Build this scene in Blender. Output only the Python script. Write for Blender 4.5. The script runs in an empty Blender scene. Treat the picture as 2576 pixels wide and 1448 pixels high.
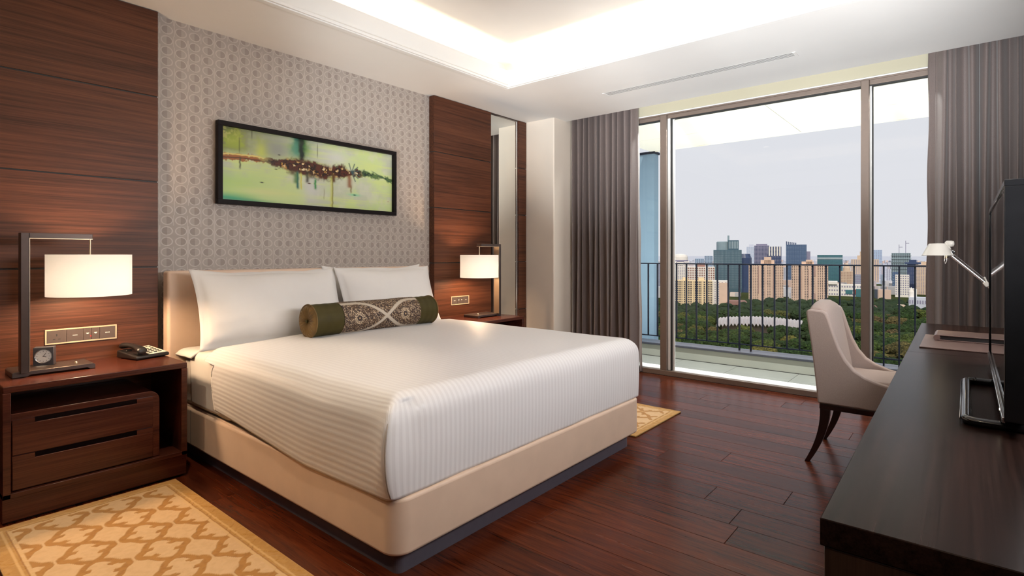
import bpy, bmesh, math, random
import numpy as np
from mathutils import Vector, Matrix, noise as mn

random.seed(7)
PI = math.pi
D = bpy.data
SC = bpy.context.scene
COL = SC.collection

# ------------------------------------------------------------------ camera
FPX, CX, CY, EYE = 1373.0, 1288.0, 642.0, 1.2
YAW = math.radians(39.75)
FW = Vector((math.cos(YAW), math.sin(YAW), 0))
RT = Vector((math.sin(YAW), -math.cos(YAW), 0))
cam = D.objects.new('camera', D.cameras.new('camera'))
COL.objects.link(cam)
cam.location = (0, 0, EYE)
cam.rotation_euler = (PI / 2, 0, YAW - PI / 2)
cam.data.sensor_width = 36
cam.data.lens = 36 * FPX / 2576
cam.data.shift_y = -(724 - CY) / 2576
cam.data.clip_start = 0.05
cam.data.clip_end = 60000
SC.camera = cam

# ------------------------------------------------------------------ world
w = D.worlds.new('sky'); SC.world = w; w.use_nodes = True
nt = w.node_tree; nt.nodes.clear()
wo = nt.nodes.new('ShaderNodeOutputWorld'); bg = nt.nodes.new('ShaderNodeBackground')
tc = nt.nodes.new('ShaderNodeTexCoord'); sx = nt.nodes.new('ShaderNodeSeparateXYZ')
rp = nt.nodes.new('ShaderNodeValToRGB')
rp.color_ramp.elements[0].position = 0.0; rp.color_ramp.elements[0].color = (0.82, 0.80, 0.85, 1)
rp.color_ramp.elements[1].position = 0.5; rp.color_ramp.elements[1].color = (0.77, 0.79, 0.87, 1)
nt.links.new(tc.outputs['Generated'], sx.inputs[0]); nt.links.new(sx.outputs['Z'], rp.inputs[0])
nt.links.new(rp.outputs[0], bg.inputs[0]); nt.links.new(bg.outputs[0], wo.inputs[0])
bg.inputs[1].default_value = 1.0

# ------------------------------------------------------------------ sun and large lights
def light(name, kind, loc, energy, color, rot=(0, 0, 0), **kw):
    l = D.lights.new(name, kind); l.energy = energy; l.color = color
    for k, v in kw.items(): setattr(l, k, v)
    o = D.objects.new(name, l); COL.objects.link(o); o.location = loc; o.rotation_euler = rot
    return o
sun = light('sun', 'SUN', (0, 0, 50), 2.6, (1.0, 0.87, 0.70), angle=math.radians(1.5))
sun.rotation_euler = Vector((-0.62, -0.22, 0.62)).to_track_quat('Z', 'Y').to_euler()

WARM = (1.0, 0.76, 0.48)
def area(name, loc, sx_, sy_, energy, color, rot=(0, 0, 0), spread=PI):
    return light(name, 'AREA', loc, energy, color, rot, shape='RECTANGLE', size=sx_, size_y=sy_, spread=spread)
TX0, TX1, TY0, TY1 = 0.25, 3.670, 0.30, 3.100      # tray opening in the ceiling
UP = (PI, 0, 0)
LEDP = 22.0
area('cove_light', (TX1 + .09, (TY0 + TY1) / 2, 2.715), .05, TY1 - TY0, LEDP * 0.82, WARM, UP)
area('cove_light', (TX0 - .09, (TY0 + TY1) / 2, 2.715), .05, TY1 - TY0, LEDP * 0.82, WARM, UP)
area('cove_light', ((TX0 + TX1) / 2, TY1 + .09, 2.715), TX1 - TX0, .05, LEDP, WARM, UP)
area('cove_light', ((TX0 + TX1) / 2, TY0 - .09, 2.715), TX1 - TX0, .05, LEDP, WARM, UP)

def spot(name, loc, energy, color, ang, blend=.6, r=.04, tgt=None):
    o = light(name, 'SPOT', loc, energy, color, spot_size=math.radians(ang), spot_blend=blend, shadow_soft_size=r)
    if tgt: o.rotation_euler = (Vector(loc) - Vector(tgt)).to_track_quat('Z', 'Y').to_euler()
    return o
area('added_ceiling_fill', (-1.25, 1.72, 2.662), 2.3, 3.4, 8.0, (1.0, .93, .86))  # added fill from the ceiling, out of view at the near end
area('added_balcony_fill', (5.41, 1.6, 2.74), .05, 4.0, 170.0, (1.0, .98, .95), (0, 0, 0))  # added fill over the sill, hidden behind the lintel
area('added_wall_fill', (2.45, -.375, 1.55), 1.9, .62, 66.0, (1.0, .97, .96), (PI / 2, 0, 0))  # added fill from the unseen desk wall, for the bed foot
UPL = (-1.45, .75, .45)
UPT = [((4.8, -.1, 2.60), 1150), ((4.8, .8, 2.60), 1150), ((4.75, 1.8, 2.60), 1250), ((4.6, 2.8, 2.60), 1350), ((3.2, 3.55, 2.62), 700)]
for tg, e_ in UPT: spot('added_floor_spot', UPL, e_, (.92, .97, 1.0), 23, 1.0, .12, tg)  # added spots, out of view, brightening the window-side ceiling
DOWN = [(.82, 2.55, 90, 60), (-.2, .3, 60, 110), (-.2, 3.0, 60, 110)]  # first stands over the rug; the rest are added fill out of view

v = SC.view_settings
SC.display_settings.display_device = 'sRGB'
v.view_transform = 'Standard'; v.look = 'None'; v.exposure = 0.0; v.gamma = 1.0; v.use_curve_mapping = False
cy = SC.cycles
cy.max_bounces = 8; cy.diffuse_bounces = 4; cy.glossy_bounces = 3; cy.transmission_bounces = 4; cy.transparent_max_bounces = 8
cy.caustics_reflective = False; cy.caustics_refractive = False; cy.sample_clamp_indirect = 4.0

# ------------------------------------------------------------------ materials
def lin(c):
    return tuple(((x / 255) / 12.92 if x / 255 <= .04045 else ((x / 255 + .055) / 1.055) ** 2.4) for x in c)
class NT:
    def __init__(s, name, rough=.5, metal=0.0, spec=.5, coat=0.0, sheen=0.0):
        s.m = D.materials.new(name); s.m.use_nodes = True; s.t = s.m.node_tree
        s.b = s.t.nodes['Principled BSDF']; s.out = s.t.nodes['Material Output']
        s.b.inputs['Roughness'].default_value = rough; s.b.inputs['Metallic'].default_value = metal
        s.b.inputs['Specular IOR Level'].default_value = spec
        s.b.inputs['Coat Weight'].default_value = coat; s.b.inputs['Coat Roughness'].default_value = .08
        s.b.inputs['Sheen Weight'].default_value = sheen
    def n(s, typ, **kw):
        x = s.t.nodes.new('ShaderNode' + typ)
        for k, val in kw.items():
            if k == 'op': x.operation = val
            else: setattr(x, k, val)
        return x
    def l(s, a, b): s.t.links.new(a, b)
    def math(s, op, a, b=None, clamp=False):
        x = s.n('Math', op=op); x.use_clamp = clamp
        for i, q in enumerate((a, b)):
            if q is None: continue
            if isinstance(q, (int, float)): x.inputs[i].default_value = q
            else: s.l(q, x.inputs[i])
        return x.outputs[0]
    def pos(s, scale=(1, 1, 1), world=True, off=None):
        if world: g = s.n('NewGeometry').outputs['Position']
        else: g = s.n('TexCoord').outputs['Object']
        mp = s.n('Mapping'); mp.inputs['Scale'].default_value = scale
        s.l(g, mp.inputs[0])
        if off is not None: s.l(off, mp.inputs['Location'])
        return mp.outputs[0]
    def noise(s, vec, scale=1.0, detail=3.0, rough=.5, dist=0.0):
        x = s.n('TexNoise'); x.inputs['Scale'].default_value = scale; x.inputs['Detail'].default_value = detail
        x.inputs['Roughness'].default_value = rough; x.inputs['Distortion'].default_value = dist
        s.l(vec, x.inputs['Vector']); return x.outputs['Fac']
    def ramp(s, fac, stops):
        r = s.n('ValToRGB'); els = r.color_ramp.elements
        while len(els) < len(stops): els.new(.5)
        for e, (p, c) in zip(els, stops): e.position = p; e.color = (*c, 1)
        s.l(fac, r.inputs[0]); return r.outputs[0]
    def mix(s, fac, a, b):
        x = s.n('Mix'); x.data_type = 'RGBA'
        for i, q in ((0, fac), (6, a), (7, b)):
            if isinstance(q, (int, float)): x.inputs[i].default_value = q
            elif isinstance(q, tuple): x.inputs[i].default_value = (*q, 1)
            else: s.l(q, x.inputs[i])
        return x.outputs[2]
    def col(s, c):
        if isinstance(c, tuple): s.b.inputs['Base Color'].default_value = (*c, 1)
        else: s.l(c, s.b.inputs['Base Color'])
    def bump(s, h, strength=.2, dist=.002):
        b = s.n('Bump'); b.inputs['Strength'].default_value = strength; b.inputs['Distance'].default_value = dist
        s.l(h, b.inputs['Height']); s.l(b.outputs[0], s.b.inputs['Normal'])

def plain(name, c, rough=.5, metal=0.0, spec=.5, coat=0.0, var=.06, vs=30, bump=0.0, sheen=0.0):
    """a plain finish with faint procedural mottling"""
    t = NT(name, rough, metal, spec, coat, sheen)
    f = t.noise(t.pos(world=False), vs, 3)
    t.col(t.ramp(f, [(.3, tuple(x * (1 - var) for x in c)), (.7, tuple(min(1, x * (1 + var)) for x in c))]))
    if bump: t.bump(f, bump, .001)
    return t.m

def veneer(name, dark, light_, axis, rough=.35, coat=.0, streak=1.0, spec=.5):
    t = NT(name, rough, 0, spec, coat)
    oi = t.n('ObjectInfo').outputs['Random']
    cb = t.n('CombineXYZ')
    for i in range(3): t.l(t.math('MULTIPLY', oi, 17.0), cb.inputs[i])
    def sc(a, b): r = [b, b, b]; r[axis] = a; return tuple(r)
    f1 = t.noise(t.pos(sc(1.2, 60), off=cb.outputs[0]), 1, 4, .6)
    f2 = t.noise(t.pos(sc(4, 300), off=cb.outputs[0]), 1, 3, .6)
    f3 = t.noise(t.pos(sc(.6, 8), off=cb.outputs[0]), 1, 2, .5)
    f = t.math('ADD', t.math('MULTIPLY', f1, .45), t.math('ADD', t.math('MULTIPLY', f2, .3), t.math('MULTIPLY', f3, .25)))
    t.col(t.ramp(f, [(.38, dark), (.62, light_)]))
    t.bump(f2, .12 * streak, .0005)
    return t.m

MWOOD = veneer('walnut_wall_veneer', (0.038, 0.0120, 0.0055), (0.132, 0.045, 0.021), 0, .42, spec=.28)
MNS = veneer('mahogany_stain', (0.032, 0.0080, 0.0050), (0.092, 0.025, 0.014), 0, .26, spec=.35)
MDESK = veneer('wenge_desk', (0.006, 0.0034, 0.0030), (0.026, 0.0135, 0.011), 0, .26, spec=.05)
MDESKV = veneer('wenge_desk_end', (0.020, 0.0115, 0.0085), (0.050, 0.030, 0.022), 2, .36)

def floor_mat():
    t = NT('stained_oak_plank', .24, 0, .13)
    oi = t.n('ObjectInfo').outputs['Random']
    cb = t.n('CombineXYZ')
    for i in range(3): t.l(t.math('MULTIPLY', oi, 29.0 + i), cb.inputs[i])
    f1 = t.noise(t.pos((14, 1.1, 1), off=cb.outputs[0]), 1, 5, .62, .9)
    f2 = t.noise(t.pos((120, 5, 1), off=cb.outputs[0]), 1, 4, .6)
    f3 = t.noise(t.pos((34, 2.2, 1), off=cb.outputs[0]), 1, 5, .7, 1.6)
    pores = t.ramp(f3, [(.34, (.30, .28, .28)), (.46, (1, 1, 1))])
    f = t.math('ADD', t.math('MULTIPLY', f1, .6), t.math('MULTIPLY', f2, .4))
    c = t.ramp(f, [(.30, (0.026, 0.0052, 0.0028)), (.70, (0.145, 0.030, 0.0098))])
    mx = t.n('Mix'); mx.data_type = 'RGBA'; mx.blend_type = 'MULTIPLY'; mx.inputs[0].default_value = .75
    t.l(c, mx.inputs[6]); t.l(pores, mx.inputs[7])
    hs = t.n('HueSaturation'); t.l(mx.outputs[2], hs.inputs['Color'])
    t.l(t.math('ADD', t.math('MULTIPLY', oi, .55), .72), hs.inputs['Value'])
    t.col(hs.outputs[0])
    t.l(t.math('ADD', t.math('MULTIPLY', f1, .16), .17), t.b.inputs['Roughness'])
    t.bump(f2, .10, .0006)
    return t.m
MFLOOR = floor_mat()

def wallpaper_mat():
    t = NT('circle_print_wallpaper', .42, 0, .5)
    g = t.n('NewGeometry').outputs['Position']; s = t.n('SeparateXYZ'); t.l(g, s.inputs[0])
    u = t.math('DIVIDE', s.outputs[0], .080); vv = t.math('DIVIDE', s.outputs[2], .066)
    fu = t.math('SUBTRACT', t.math('FRACT', u), .5); fv = t.math('SUBTRACT', t.math('FRACT', vv), .5)
    cell = t.n('CombineXYZ'); t.l(t.math('FLOOR', u), cell.inputs[0]); t.l(t.math('FLOOR', vv), cell.inputs[1])
    wn = t.n('TexWhiteNoise'); wn.noise_dimensions = '2D'; t.l(cell.outputs[0], wn.inputs['Vector'])
    side = t.math('SUBTRACT', t.math('MULTIPLY', t.math('GREATER_THAN', wn.outputs['Value'], .5), 2), 1)
    r = t.math('SQRT', t.math('ADD', t.math('MULTIPLY', fu, fu), t.math('MULTIPLY', fv, fv)))
    inside = t.math('LESS_THAN', r, .36)
    ring = t.math('MULTIPLY', t.math('GREATER_THAN', r, .34), t.math('LESS_THAN', r, .43))
    half = t.math('GREATER_THAN', t.math('MULTIPLY', fu, side), -.02)
    darkhalf = t.math('MULTIPLY', inside, half)
    # light gaps run down one side of some cells
    gap = t.math('GREATER_THAN', t.math('MULTIPLY', fu, side), .44)
    lightm = t.math('MAXIMUM', t.math('MULTIPLY', ring, .9), t.math('MULTIPLY', gap, .7))
    base = t.mix(lightm, (.400, .350, .315), (.530, .478, .435))
    base = t.mix(t.math('MULTIPLY', darkhalf, .85), base, (.305, .257, .228))
    f = t.noise(t.pos((8, 8, 160)), 1, 2)
    c = t.mix(t.math('MULTIPLY', f, .10), base, (.6, .56, .5))
    t.col(c)
    t.bump(t.math('SUBTRACT', lightm, darkhalf), .25, .0006)
    t.l(t.math('SUBTRACT', .55, t.math('MULTIPLY', lightm, .18)), t.b.inputs['Roughness'])
    return t.m
MPAPER = wallpaper_mat()

MCEIL = plain('ceiling_paint', (.80, .79, .77), .7, var=.01, vs=4)
MBEIGE = plain('beige_wall_paint', (.80, .71, .61), .6, var=.015, vs=4)
MTAUPE = plain('taupe_wallcovering', (.16, .12, .10), .7, var=.03)
MLINTEL = plain('olive_beige_paint', (.50, .46, .34), .6, var=.015, vs=4)
MWHITE = plain('white_trim_paint', (.82, .81, .79), .45, var=.01)
MFRAME = plain('bronze_anodised_frame', (.235, .180, .150), .42, .35, var=.03)
MFRAMEW = plain('pale_gasket', (.80, .79, .76), .5, var=.02)
MBLACK = plain('black_rubber', (.02, .02, .02), .5, var=.05)
MSILL = plain('white_stone_sill', (.90, .90, .88), .5, var=.01)
MCONC = plain('grey_render', (.46, .47, .41), .8, var=.05, vs=3)
MTILE = plain('grey_balcony_tile', (.235, .245, .225), .45, var=.06, vs=3)
MSOFF = plain('cream_soffit', (.88, .87, .78), .7, var=.01, vs=2)
MFIN = plain('blue_grey_cladding', (.16, .25, .34), .55, var=.05, vs=2)
MRAIL = plain('dark_railing_paint', (.010, .013, .024), .6, 0, .15, var=.05)
MLEATH = plain('champagne_leather', (.78, .585, .445), .40, var=.035, vs=9, bump=.05, sheen=.1)
MPLINTH = plain('slate_plinth', (.11, .10, .125), .32, var=.05)
MPILLOW = plain('white_cotton_pillow', (.84, .81, .78), .75, var=.01, vs=3)
MSHEET = plain('white_cotton_sheet', (.84, .81, .77), .7, var=.012, vs=5)
MMATT = plain('mattress_ticking', (.62, .58, .54), .8, var=.03)
MBRONZE = plain('dark_bronze_metal', (.085, .060, .052), .34, .6, var=.05)
MBRASS = plain('brushed_brass_rod', (.55, .45, .33), .3, .9, var=.04)
MCHROME = plain('chrome', (.75, .76, .78), .12, 1.0, var=.02)
MFRAMEG = plain('champagne_switch_frame', (.66, .50, .34), .4, .4, var=.03)
MSWITCH = plain('brown_switch_plate', (.075, .055, .048), .45, var=.04)
MRED = plain('red_indicator', (.45, .02, .02), .4)
MWMARK = plain('white_marking', (.80, .78, .72), .5)
MBLK = plain('black_gloss_plastic', (.010, .010, .011), .12, 0, .6, var=.1)
MBLKM = plain('black_satin_plastic', (.014, .012, .012), .35, var=.06)
MCLOCKF = plain('clock_face_white', (.80, .79, .76), .4, var=.01)
MCLOCKB = plain('charcoal_clock_case', (.045, .045, .055), .35, var=.06)
MKEYP = plain('cream_keypad', (.74, .72, .62), .5)
MARTF = plain('black_picture_frame', (.008, .006, .007), .5, 0, .12, var=.1)
MSLOTSHADE = plain('slot_shade_black', (.006, .003, .003), .9, 0, .05)  # shade inside slots put into a flat black
MCHAIR = plain('cream_linen_upholstery', (.37, .295, .265), .85, var=.07, vs=260, bump=.25, sheen=.2)
MCHLEG = plain('dark_stained_leg', (.018, .008, .007), .28, var=.15)
MPAD = plain('brown_leather_pad', (.115, .070, .060), .38, var=.06, vs=60, bump=.06)
MSCREEN = plain('tv_screen_glass', (.006, .007, .008), .03, 0, .9, var=.05)
MLAMPW = plain('white_enamel', (.78, .76, .70), .3, var=.01)
MALU = plain('polished_aluminium', (.78, .78, .80), .22, .9, var=.02)
MOLIVE = plain('olive_satin', (.052, .042, .010), .5, 0, .2, var=.12, vs=12)
MPLEAT = plain('bronze_pleated_satin', (.17, .105, .038), .45, 0, .25, var=.15, vs=14)
MVENTD = plain('dark_vent_slot', (.05, .05, .045), .6)
MLINING = plain('pale_curtain_lining', (.62, .58, .56), .8, var=.03)

def curtain_mat():
    t = NT('taupe_curtain_satin', .42, 0, .5, sheen=.25)
    f = t.noise(t.pos((300, 300, 600)), 1, 2)
    t.col(t.ramp(f, [(.35, (.140, .108, .100)), (.65, (.195, .155, .145))]))
    t.bump(f, .1, .0005)
    return t.m
MCURT = curtain_mat()

def stripe_mat():
    t = NT('white_satin_stripe_cotton', .5, 0, .5, sheen=.1)
    a = t.n('Attribute'); a.attribute_name = 'weave'
    s = t.n('SeparateXYZ'); t.l(a.outputs['Vector'], s.inputs[0])
    st = t.math('SINE', t.math('MULTIPLY', s.outputs[0], 2 * PI / .027))
    k = t.math('GREATER_THAN', st, 0.0)
    c = t.mix(k, (.79, .765, .765), (.85, .83, .83))
    t.col(c)
    t.l(t.math('ADD', t.math('MULTIPLY', k, .22), .36), t.b.inputs['Roughness'])
    t.bump(st, .25, .0010)
    return t.m
MSTRIPE = stripe_mat()

def shade_mat():
    t = NT('white_fabric_shade', .9, 0, .2)
    t.col((.86, .83, .80))
    tr = t.n('BsdfTranslucent'); tr.inputs[0].default_value = (.74, .84, 1.0, 1)
    mx = t.n('MixShader'); mx.inputs[0].default_value = .072
    f = t.noise(t.pos((200, 200, 400)), 1, 1); t.bump(f, .1, .0004)
    t.l(t.b.outputs[0], mx.inputs[1]); t.l(tr.outputs[0], mx.inputs[2]); t.l(mx.outputs[0], t.out.inputs[0])
    return t.m
MSHADE = shade_mat()

def glass_mat():
    t = NT('clear_window_glass', 0)
    tr = t.n('BsdfTransparent'); tr.inputs[0].default_value = (.97, .985, .98, 1)
    gl = t.n('BsdfGlossy'); gl.inputs['Roughness'].default_value = .0
    fr = t.n('Fresnel'); fr.inputs[0].default_value = 1.45
    mx = t.n('MixShader'); t.l(t.math('MULTIPLY', fr.outputs[0], .4), mx.inputs[0])
    t.l(tr.outputs[0], mx.inputs[1]); t.l(gl.outputs[0], mx.inputs[2]); t.l(mx.outputs[0], t.out.inputs[0])
    return t.m
MGLASS = glass_mat()

def mirror_mat():
    t = NT('silver_mirror', .01, 1.0); t.col((.90, .91, .86)); return t.m
MMIRROR = mirror_mat()

def emit_mat(name, c, e):
    t = NT(name, .5); t.col(c); t.b.inputs['Emission Color'].default_value = (*c, 1); t.b.inputs['Emission Strength'].default_value = e
    return t.m
MBULB = emit_mat('lit_bulb', (1.0, .78, .5), 14.0)
MDIFF = emit_mat('lit_downlight', (1.0, .85, .65), 6.0)

def attr_mat(name, rough=.6, spec=.4, bump=0.0, bs=400, sheen=0.0):
    t = NT(name, rough, 0, spec, sheen=sheen)
    a = t.n('Attribute'); a.attribute_name = 'print'
    t.col(a.outputs['Color'])
    if bump: t.bump(t.noise(t.pos(world=False), bs, 2), bump, .002)
    return t.m
MARTP = attr_mat('painted_print', .35, .4)
MRUG = attr_mat('cut_pile_rug', .95, .1, .35, 500, .3)
MBOLST = attr_mat('jacquard_weave', .6, .4, .1, 400)

# ------------------------------------------------------------------ mesh helpers
class MB:
    """collects shapes, then links them as ONE mesh object"""
    def __init__(s): s.bm = bmesh.new()
    def box(s, x0, x1, y0, y1, z0, z1, rot=None, org=None):
        r = bmesh.ops.create_cube(s.bm, size=1)
        c = Vector(((x0 + x1) / 2, (y0 + y1) / 2, (z0 + z1) / 2)); d = (x1 - x0, y1 - y0, z1 - z0)
        for vt in r['verts']:
            p = Vector((vt.co.x * d[0], vt.co.y * d[1], vt.co.z * d[2])) + c
            if rot is not None:
                o = Vector(org) if org else c
                p = rot @ (p - o) + o
            vt.co = p
        return s
    def tube(s, pts, rad, n=10, cap=True):
        pts = [Vector(p) for p in pts]; rr = rad if isinstance(rad, (list, tuple)) else [rad] * len(pts)
        rings = []; up = None
        for i, p in enumerate(pts):
            d = (pts[min(i + 1, len(pts) - 1)] - pts[max(i - 1, 0)]).normalized()
            if up is None:
                up = Vector((0, 0, 1)) if abs(d.z) < .9 else Vector((1, 0, 0))
            a = d.cross(up).normalized(); b = d.cross(a).normalized(); up = -b if False else up
            rings.append([s.bm.verts.new(p + a * math.cos(2 * PI * k / n) * rr[i] + b * math.sin(2 * PI * k / n) * rr[i]) for k in range(n)])
        for i in range(len(rings) - 1):
            for k in range(n):
                s.bm.faces.new((rings[i][k], rings[i][(k + 1) % n], rings[i + 1][(k + 1) % n], rings[i + 1][k]))
        if cap:
            s.bm.faces.new(rings[0]); s.bm.faces.new(rings[-1])
        return s
    def lathe(s, prof, c=(0, 0, 0), n=40, axis='z', cap=True):
        rings = []
        for r, h in prof:
            ring = []
            for k in range(n):
                a = 2 * PI * k / n; u, w_ = r * math.cos(a), r * math.sin(a)
                p = (u, w_, h) if axis == 'z' else ((h, u, w_) if axis == 'x' else (u, h, w_))
                ring.append(s.bm.verts.new(Vector(p) + Vector(c)))
            rings.append(ring)
        for i in range(len(rings) - 1):
            for k in range(n):
                s.bm.faces.new((rings[i][k], rings[i][(k + 1) % n], rings[i + 1][(k + 1) % n], rings[i + 1][k]))
        if cap:
            s.bm.faces.new(rings[0]); s.bm.faces.new(rings[-1])
        return s
    def prism(s, pts, a0, a1, axis='y'):
        """outline pts (2D) pushed along an axis: 'y' -> (x,z), 'x' -> (y,z), 'z' -> (x,y)"""
        def mk(p, a):
            return {'y': (p[0], a, p[1]), 'x': (a, p[0], p[1]), 'z': (p[0], p[1], a)}[axis]
        A = [s.bm.verts.new(mk(p, a0)) for p in pts]; B = [s.bm.verts.new(mk(p, a1)) for p in pts]
        n = len(pts)
        for i in range(n): s.bm.faces.new((A[i], A[(i + 1) % n], B[(i + 1) % n], B[i]))
        s.bm.faces.new(A); s.bm.faces.new(B)
        return s
    def grid(s, fn, nu, nv, closed_u=False):
        V = [[s.bm.verts.new(fn(i / nu, j / nv)) for i in range(nu + (0 if closed_u else 1))] for j in range(nv + 1)]
        m = len(V[0])
        for j in range(nv):
            for i in range(nu):
                s.bm.faces.new((V[j][i], V[j][(i + 1) % m], V[j + 1][(i + 1) % m], V[j + 1][i]))
        return V
    def build(s, name, mat, parent=None, smooth=False, bevel=0.0, seg=2, origin=None, sharp=None):
        bmesh.ops.recalc_face_normals(s.bm, faces=s.bm.faces)
        if origin is not None:
            bmesh.ops.translate(s.bm, verts=s.bm.verts, vec=-Vector(origin))
        me = D.meshes.new(name); s.bm.to_mesh(me); s.bm.free()
        if smooth:
            me.polygons.foreach_set('use_smooth', [True] * len(me.polygons))
            if sharp: me.set_sharp_from_angle(angle=math.radians(sharp))
        o = D.objects.new(name, me); COL.objects.link(o); me.materials.append(mat)
        if origin is not None: o.location = origin
        if parent:
            o.parent = parent
            if origin is None: o.matrix_parent_inverse = Matrix.Translation(parent.location).inverted() if False else parent.matrix_basis.inverted()
            else: o.matrix_parent_inverse = parent.matrix_basis.inverted()
        if bevel:
            b = o.modifiers.new('bevel', 'BEVEL'); b.width = bevel; b.segments = seg; b.limit_method = 'ANGLE'; b.angle_limit = math.radians(40)
            if not smooth:
                me.polygons.foreach_set('use_smooth', [True] * len(me.polygons)); me.set_sharp_from_angle(angle=math.radians(45))
        return o

def tag(o, label=None, cat=None, group=None, kind=None):
    if label: o['label'] = label
    if cat: o['category'] = cat
    if group: o['group'] = group
    if kind: o['kind'] = kind
    return o
def thing(name, label, cat, loc=(0, 0, 0), rz=0, group=None):
    o = D.objects.new(name, None); COL.objects.link(o); o.location = loc; o.rotation_euler = (0, 0, rz)
    o.empty_display_size = .05
    bpy.context.view_layer.update()
    return tag(o, label, cat, group)
def bx(name, mat, dims, parent=None, bevel=0.0, seg=2, origin=None):
    return MB().box(*dims).build(name, mat, parent, bevel=bevel, seg=seg, origin=origin)
def struct(o): o['kind'] = 'structure'; return o
def copy_tree(o, parent=None):
    c = o.copy(); COL.objects.link(c)
    if parent:
        c.parent = parent; c.matrix_parent_inverse = o.matrix_parent_inverse.copy()
    for ch in o.children: copy_tree(ch, c)
    return c

# ================================================================== ROOM SHELL
X0, XE, XW = -2.6, 5.015, 5.2         # back of room, ceiling edge before the curtain pocket, window plane
Y0, YP, YW = -0.40, 3.76, 3.83        # desk wall, face of wood panels, wallpaper face
ZC = 2.676

# floor and planks
floor = struct(bx('floor', plain('floor_screed', (.015, .008, .006), .8), (X0, XW + .02, Y0, YW + .05, -.06, -.016)))
rnd = random.Random(3)
PW = .182
i = 0; x = X0 + .0
while x < XW - .03:
    x1 = min(x + PW, XW - .03)
    y = Y0 - rnd.random() * 1.2
    while y < YW:
        y1 = y + rnd.choice((.9, 1.2, 1.5, 1.8, 1.8))
        a, b = max(y, Y0), min(y1, YW)
        if b - a > .05 and x1 - x > .03:
            # planks wholly behind the camera need not be split as finely
            bx('plank', MFLOOR, (x + .0006, x1 - .0006, a + .0006, b - .0006, -.016, 0.0), floor, bevel=.0012, seg=1)
        y = y1
    x = x1

# bed wall: wallpaper field, side panels
wl = struct(bx('wall_left', MPAPER, (X0, XW + .1, YW, YW + .12, -.05, 3.15)))
def panels(x0, x1, yback=YW):
    zs = [0.02, .105, .612, 1.130, 1.643, 2.157, ZC + .0]
    for a, b in zip(zs[1:-1], zs[2:]):
        g = .0042
        bx('wood_panel', MWOOD, (x0, x1, YP, yback, a + (g if a > .2 else 0), b - g), wl, bevel=.0012, seg=1)
    bx('panel_backing', MBLACK, (x0 + .002, x1 - .002, YP + .008, yback - .001, .1, ZC - .001), wl)
    bx('panel_plinth', MNS, (x0, x1, YP + .01, yback, 0, .10), wl)
panels(X0, 0.0); panels(0.003, 1.170)
panels(3.402, 4.184)
panels(4.640, 4.768)

# corner column beside the curtain
struct(bx('wall_corner', MBEIGE, (4.780, XW + .1, 3.392, YW, 0, ZC + .2), bevel=.012, seg=3))

# wall with the desk and wall behind the camera
struct(bx('wall_right', MTAUPE, (X0, XW + .1, Y0 - .12, Y0, -.05, 3.15)))
struct(bx('wall_front', MDESK, (X0 - .12, X0, Y0 - .12, YW + .12, -.05, 3.15)))

# ceiling with tray opening
ce = MB()
ce.box(X0, TX0, Y0, YW, ZC, ZC + .02); ce.box(TX1, XE, Y0, YW, ZC, ZC + .02)
ce.box(TX0, TX1, Y0, TY0, ZC, ZC + .02); ce.box(TX0, TX1, TY1, YW, ZC, ZC + .02)
# pocket fascia and pocket top, upper ceiling, recess sides
ce.box(XE - .02, XE, Y0, YW, ZC + .01, 2.84)
ce.box(XE, XW + .1, Y0, YW, 2.82, 2.84)
R = .26
ce.box(TX0 - R, TX1 + R, TY0 - R, TY1 + R, 3.00, 3.02)
ce.box(TX0 - R - .02, TX0 - R, TY0 - R, TY1 + R, ZC + .015, 3.02); ce.box(TX1 + R, TX1 + R + .02, TY0 - R, TY1 + R, ZC + .015, 3.02)
ce.box(TX0 - R, TX1 + R, TY0 - R - .02, TY0 - R, ZC + .015, 3.02); ce.box(TX0 - R, TX1 + R, TY1 + R, TY1 + R + .02, ZC + .015, 3.02)
ceil = struct(ce.build('ceiling', MCEIL))
# roof slab above so no sun gets in
struct(bx('ceiling', MCONC, (X0 - .12, XW + .1, Y0 - .12, YW + .12, 3.05, 3.15)))
# lip of the tray (upstand) and stepped moulding
def ring(mb, d0, d1, z0, z1):
    a0, a1, b0, b1 = TX0, TX1, TY0, TY1
    mb.box(a0 - d1, a0 - d0, b0 - d1, b1 + d1, z0, z1); mb.box(a1 + d0, a1 + d1, b0 - d1, b1 + d1, z0, z1)
    mb.box(a0 - d0, a1 + d0, b0 - d1, b0 - d0, z0, z1); mb.box(a0 - d0, a1 + d0, b1 + d0, b1 + d1, z0, z1)
m = MB(); ring(m, .0, .022, ZC - .002, ZC + .150)
struct(m.build('trim_1', MCEIL, bevel=.003))
m = MB(); ring(m, .004, .044, ZC - .010, ZC + .001); ring(m, -.012, .004, ZC - .004, ZC + .016)
struct(m.build('trim_2', MWHITE, bevel=.003))

# window wall: lintel, head, sill
wb = struct(bx('wall_back', MLINTEL, (XW, XW + .1, Y0, 3.392, 2.628, 2.84)))
bx('lintel_bead', MWHITE, (XW - .012, XW, Y0, 3.392, 2.618, 2.630), wb, bevel=.003)
win = struct(bx('window_1', MFRAME, (XW + .01, XW + .07, Y0, 3.392, 2.570, 2.616), bevel=.003))
bx('head_rail', MFRAME, (XW - .008, XW + .07, Y0, 3.392, 2.606, 2.618), win, bevel=.002)
bx('head_gasket', MBLACK, (XW + .02, XW + .06, Y0, 3.392, 2.560, 2.570), win)
bx('bottom_rail', MFRAME, (XW - .025, XW + .03, Y0, 3.392, 0.0, .050), win, bevel=.004)
bx('sill', MSILL, (XW + .03, XW + .20, Y0, 3.392, -.02, .052), win, bevel=.004)
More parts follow.
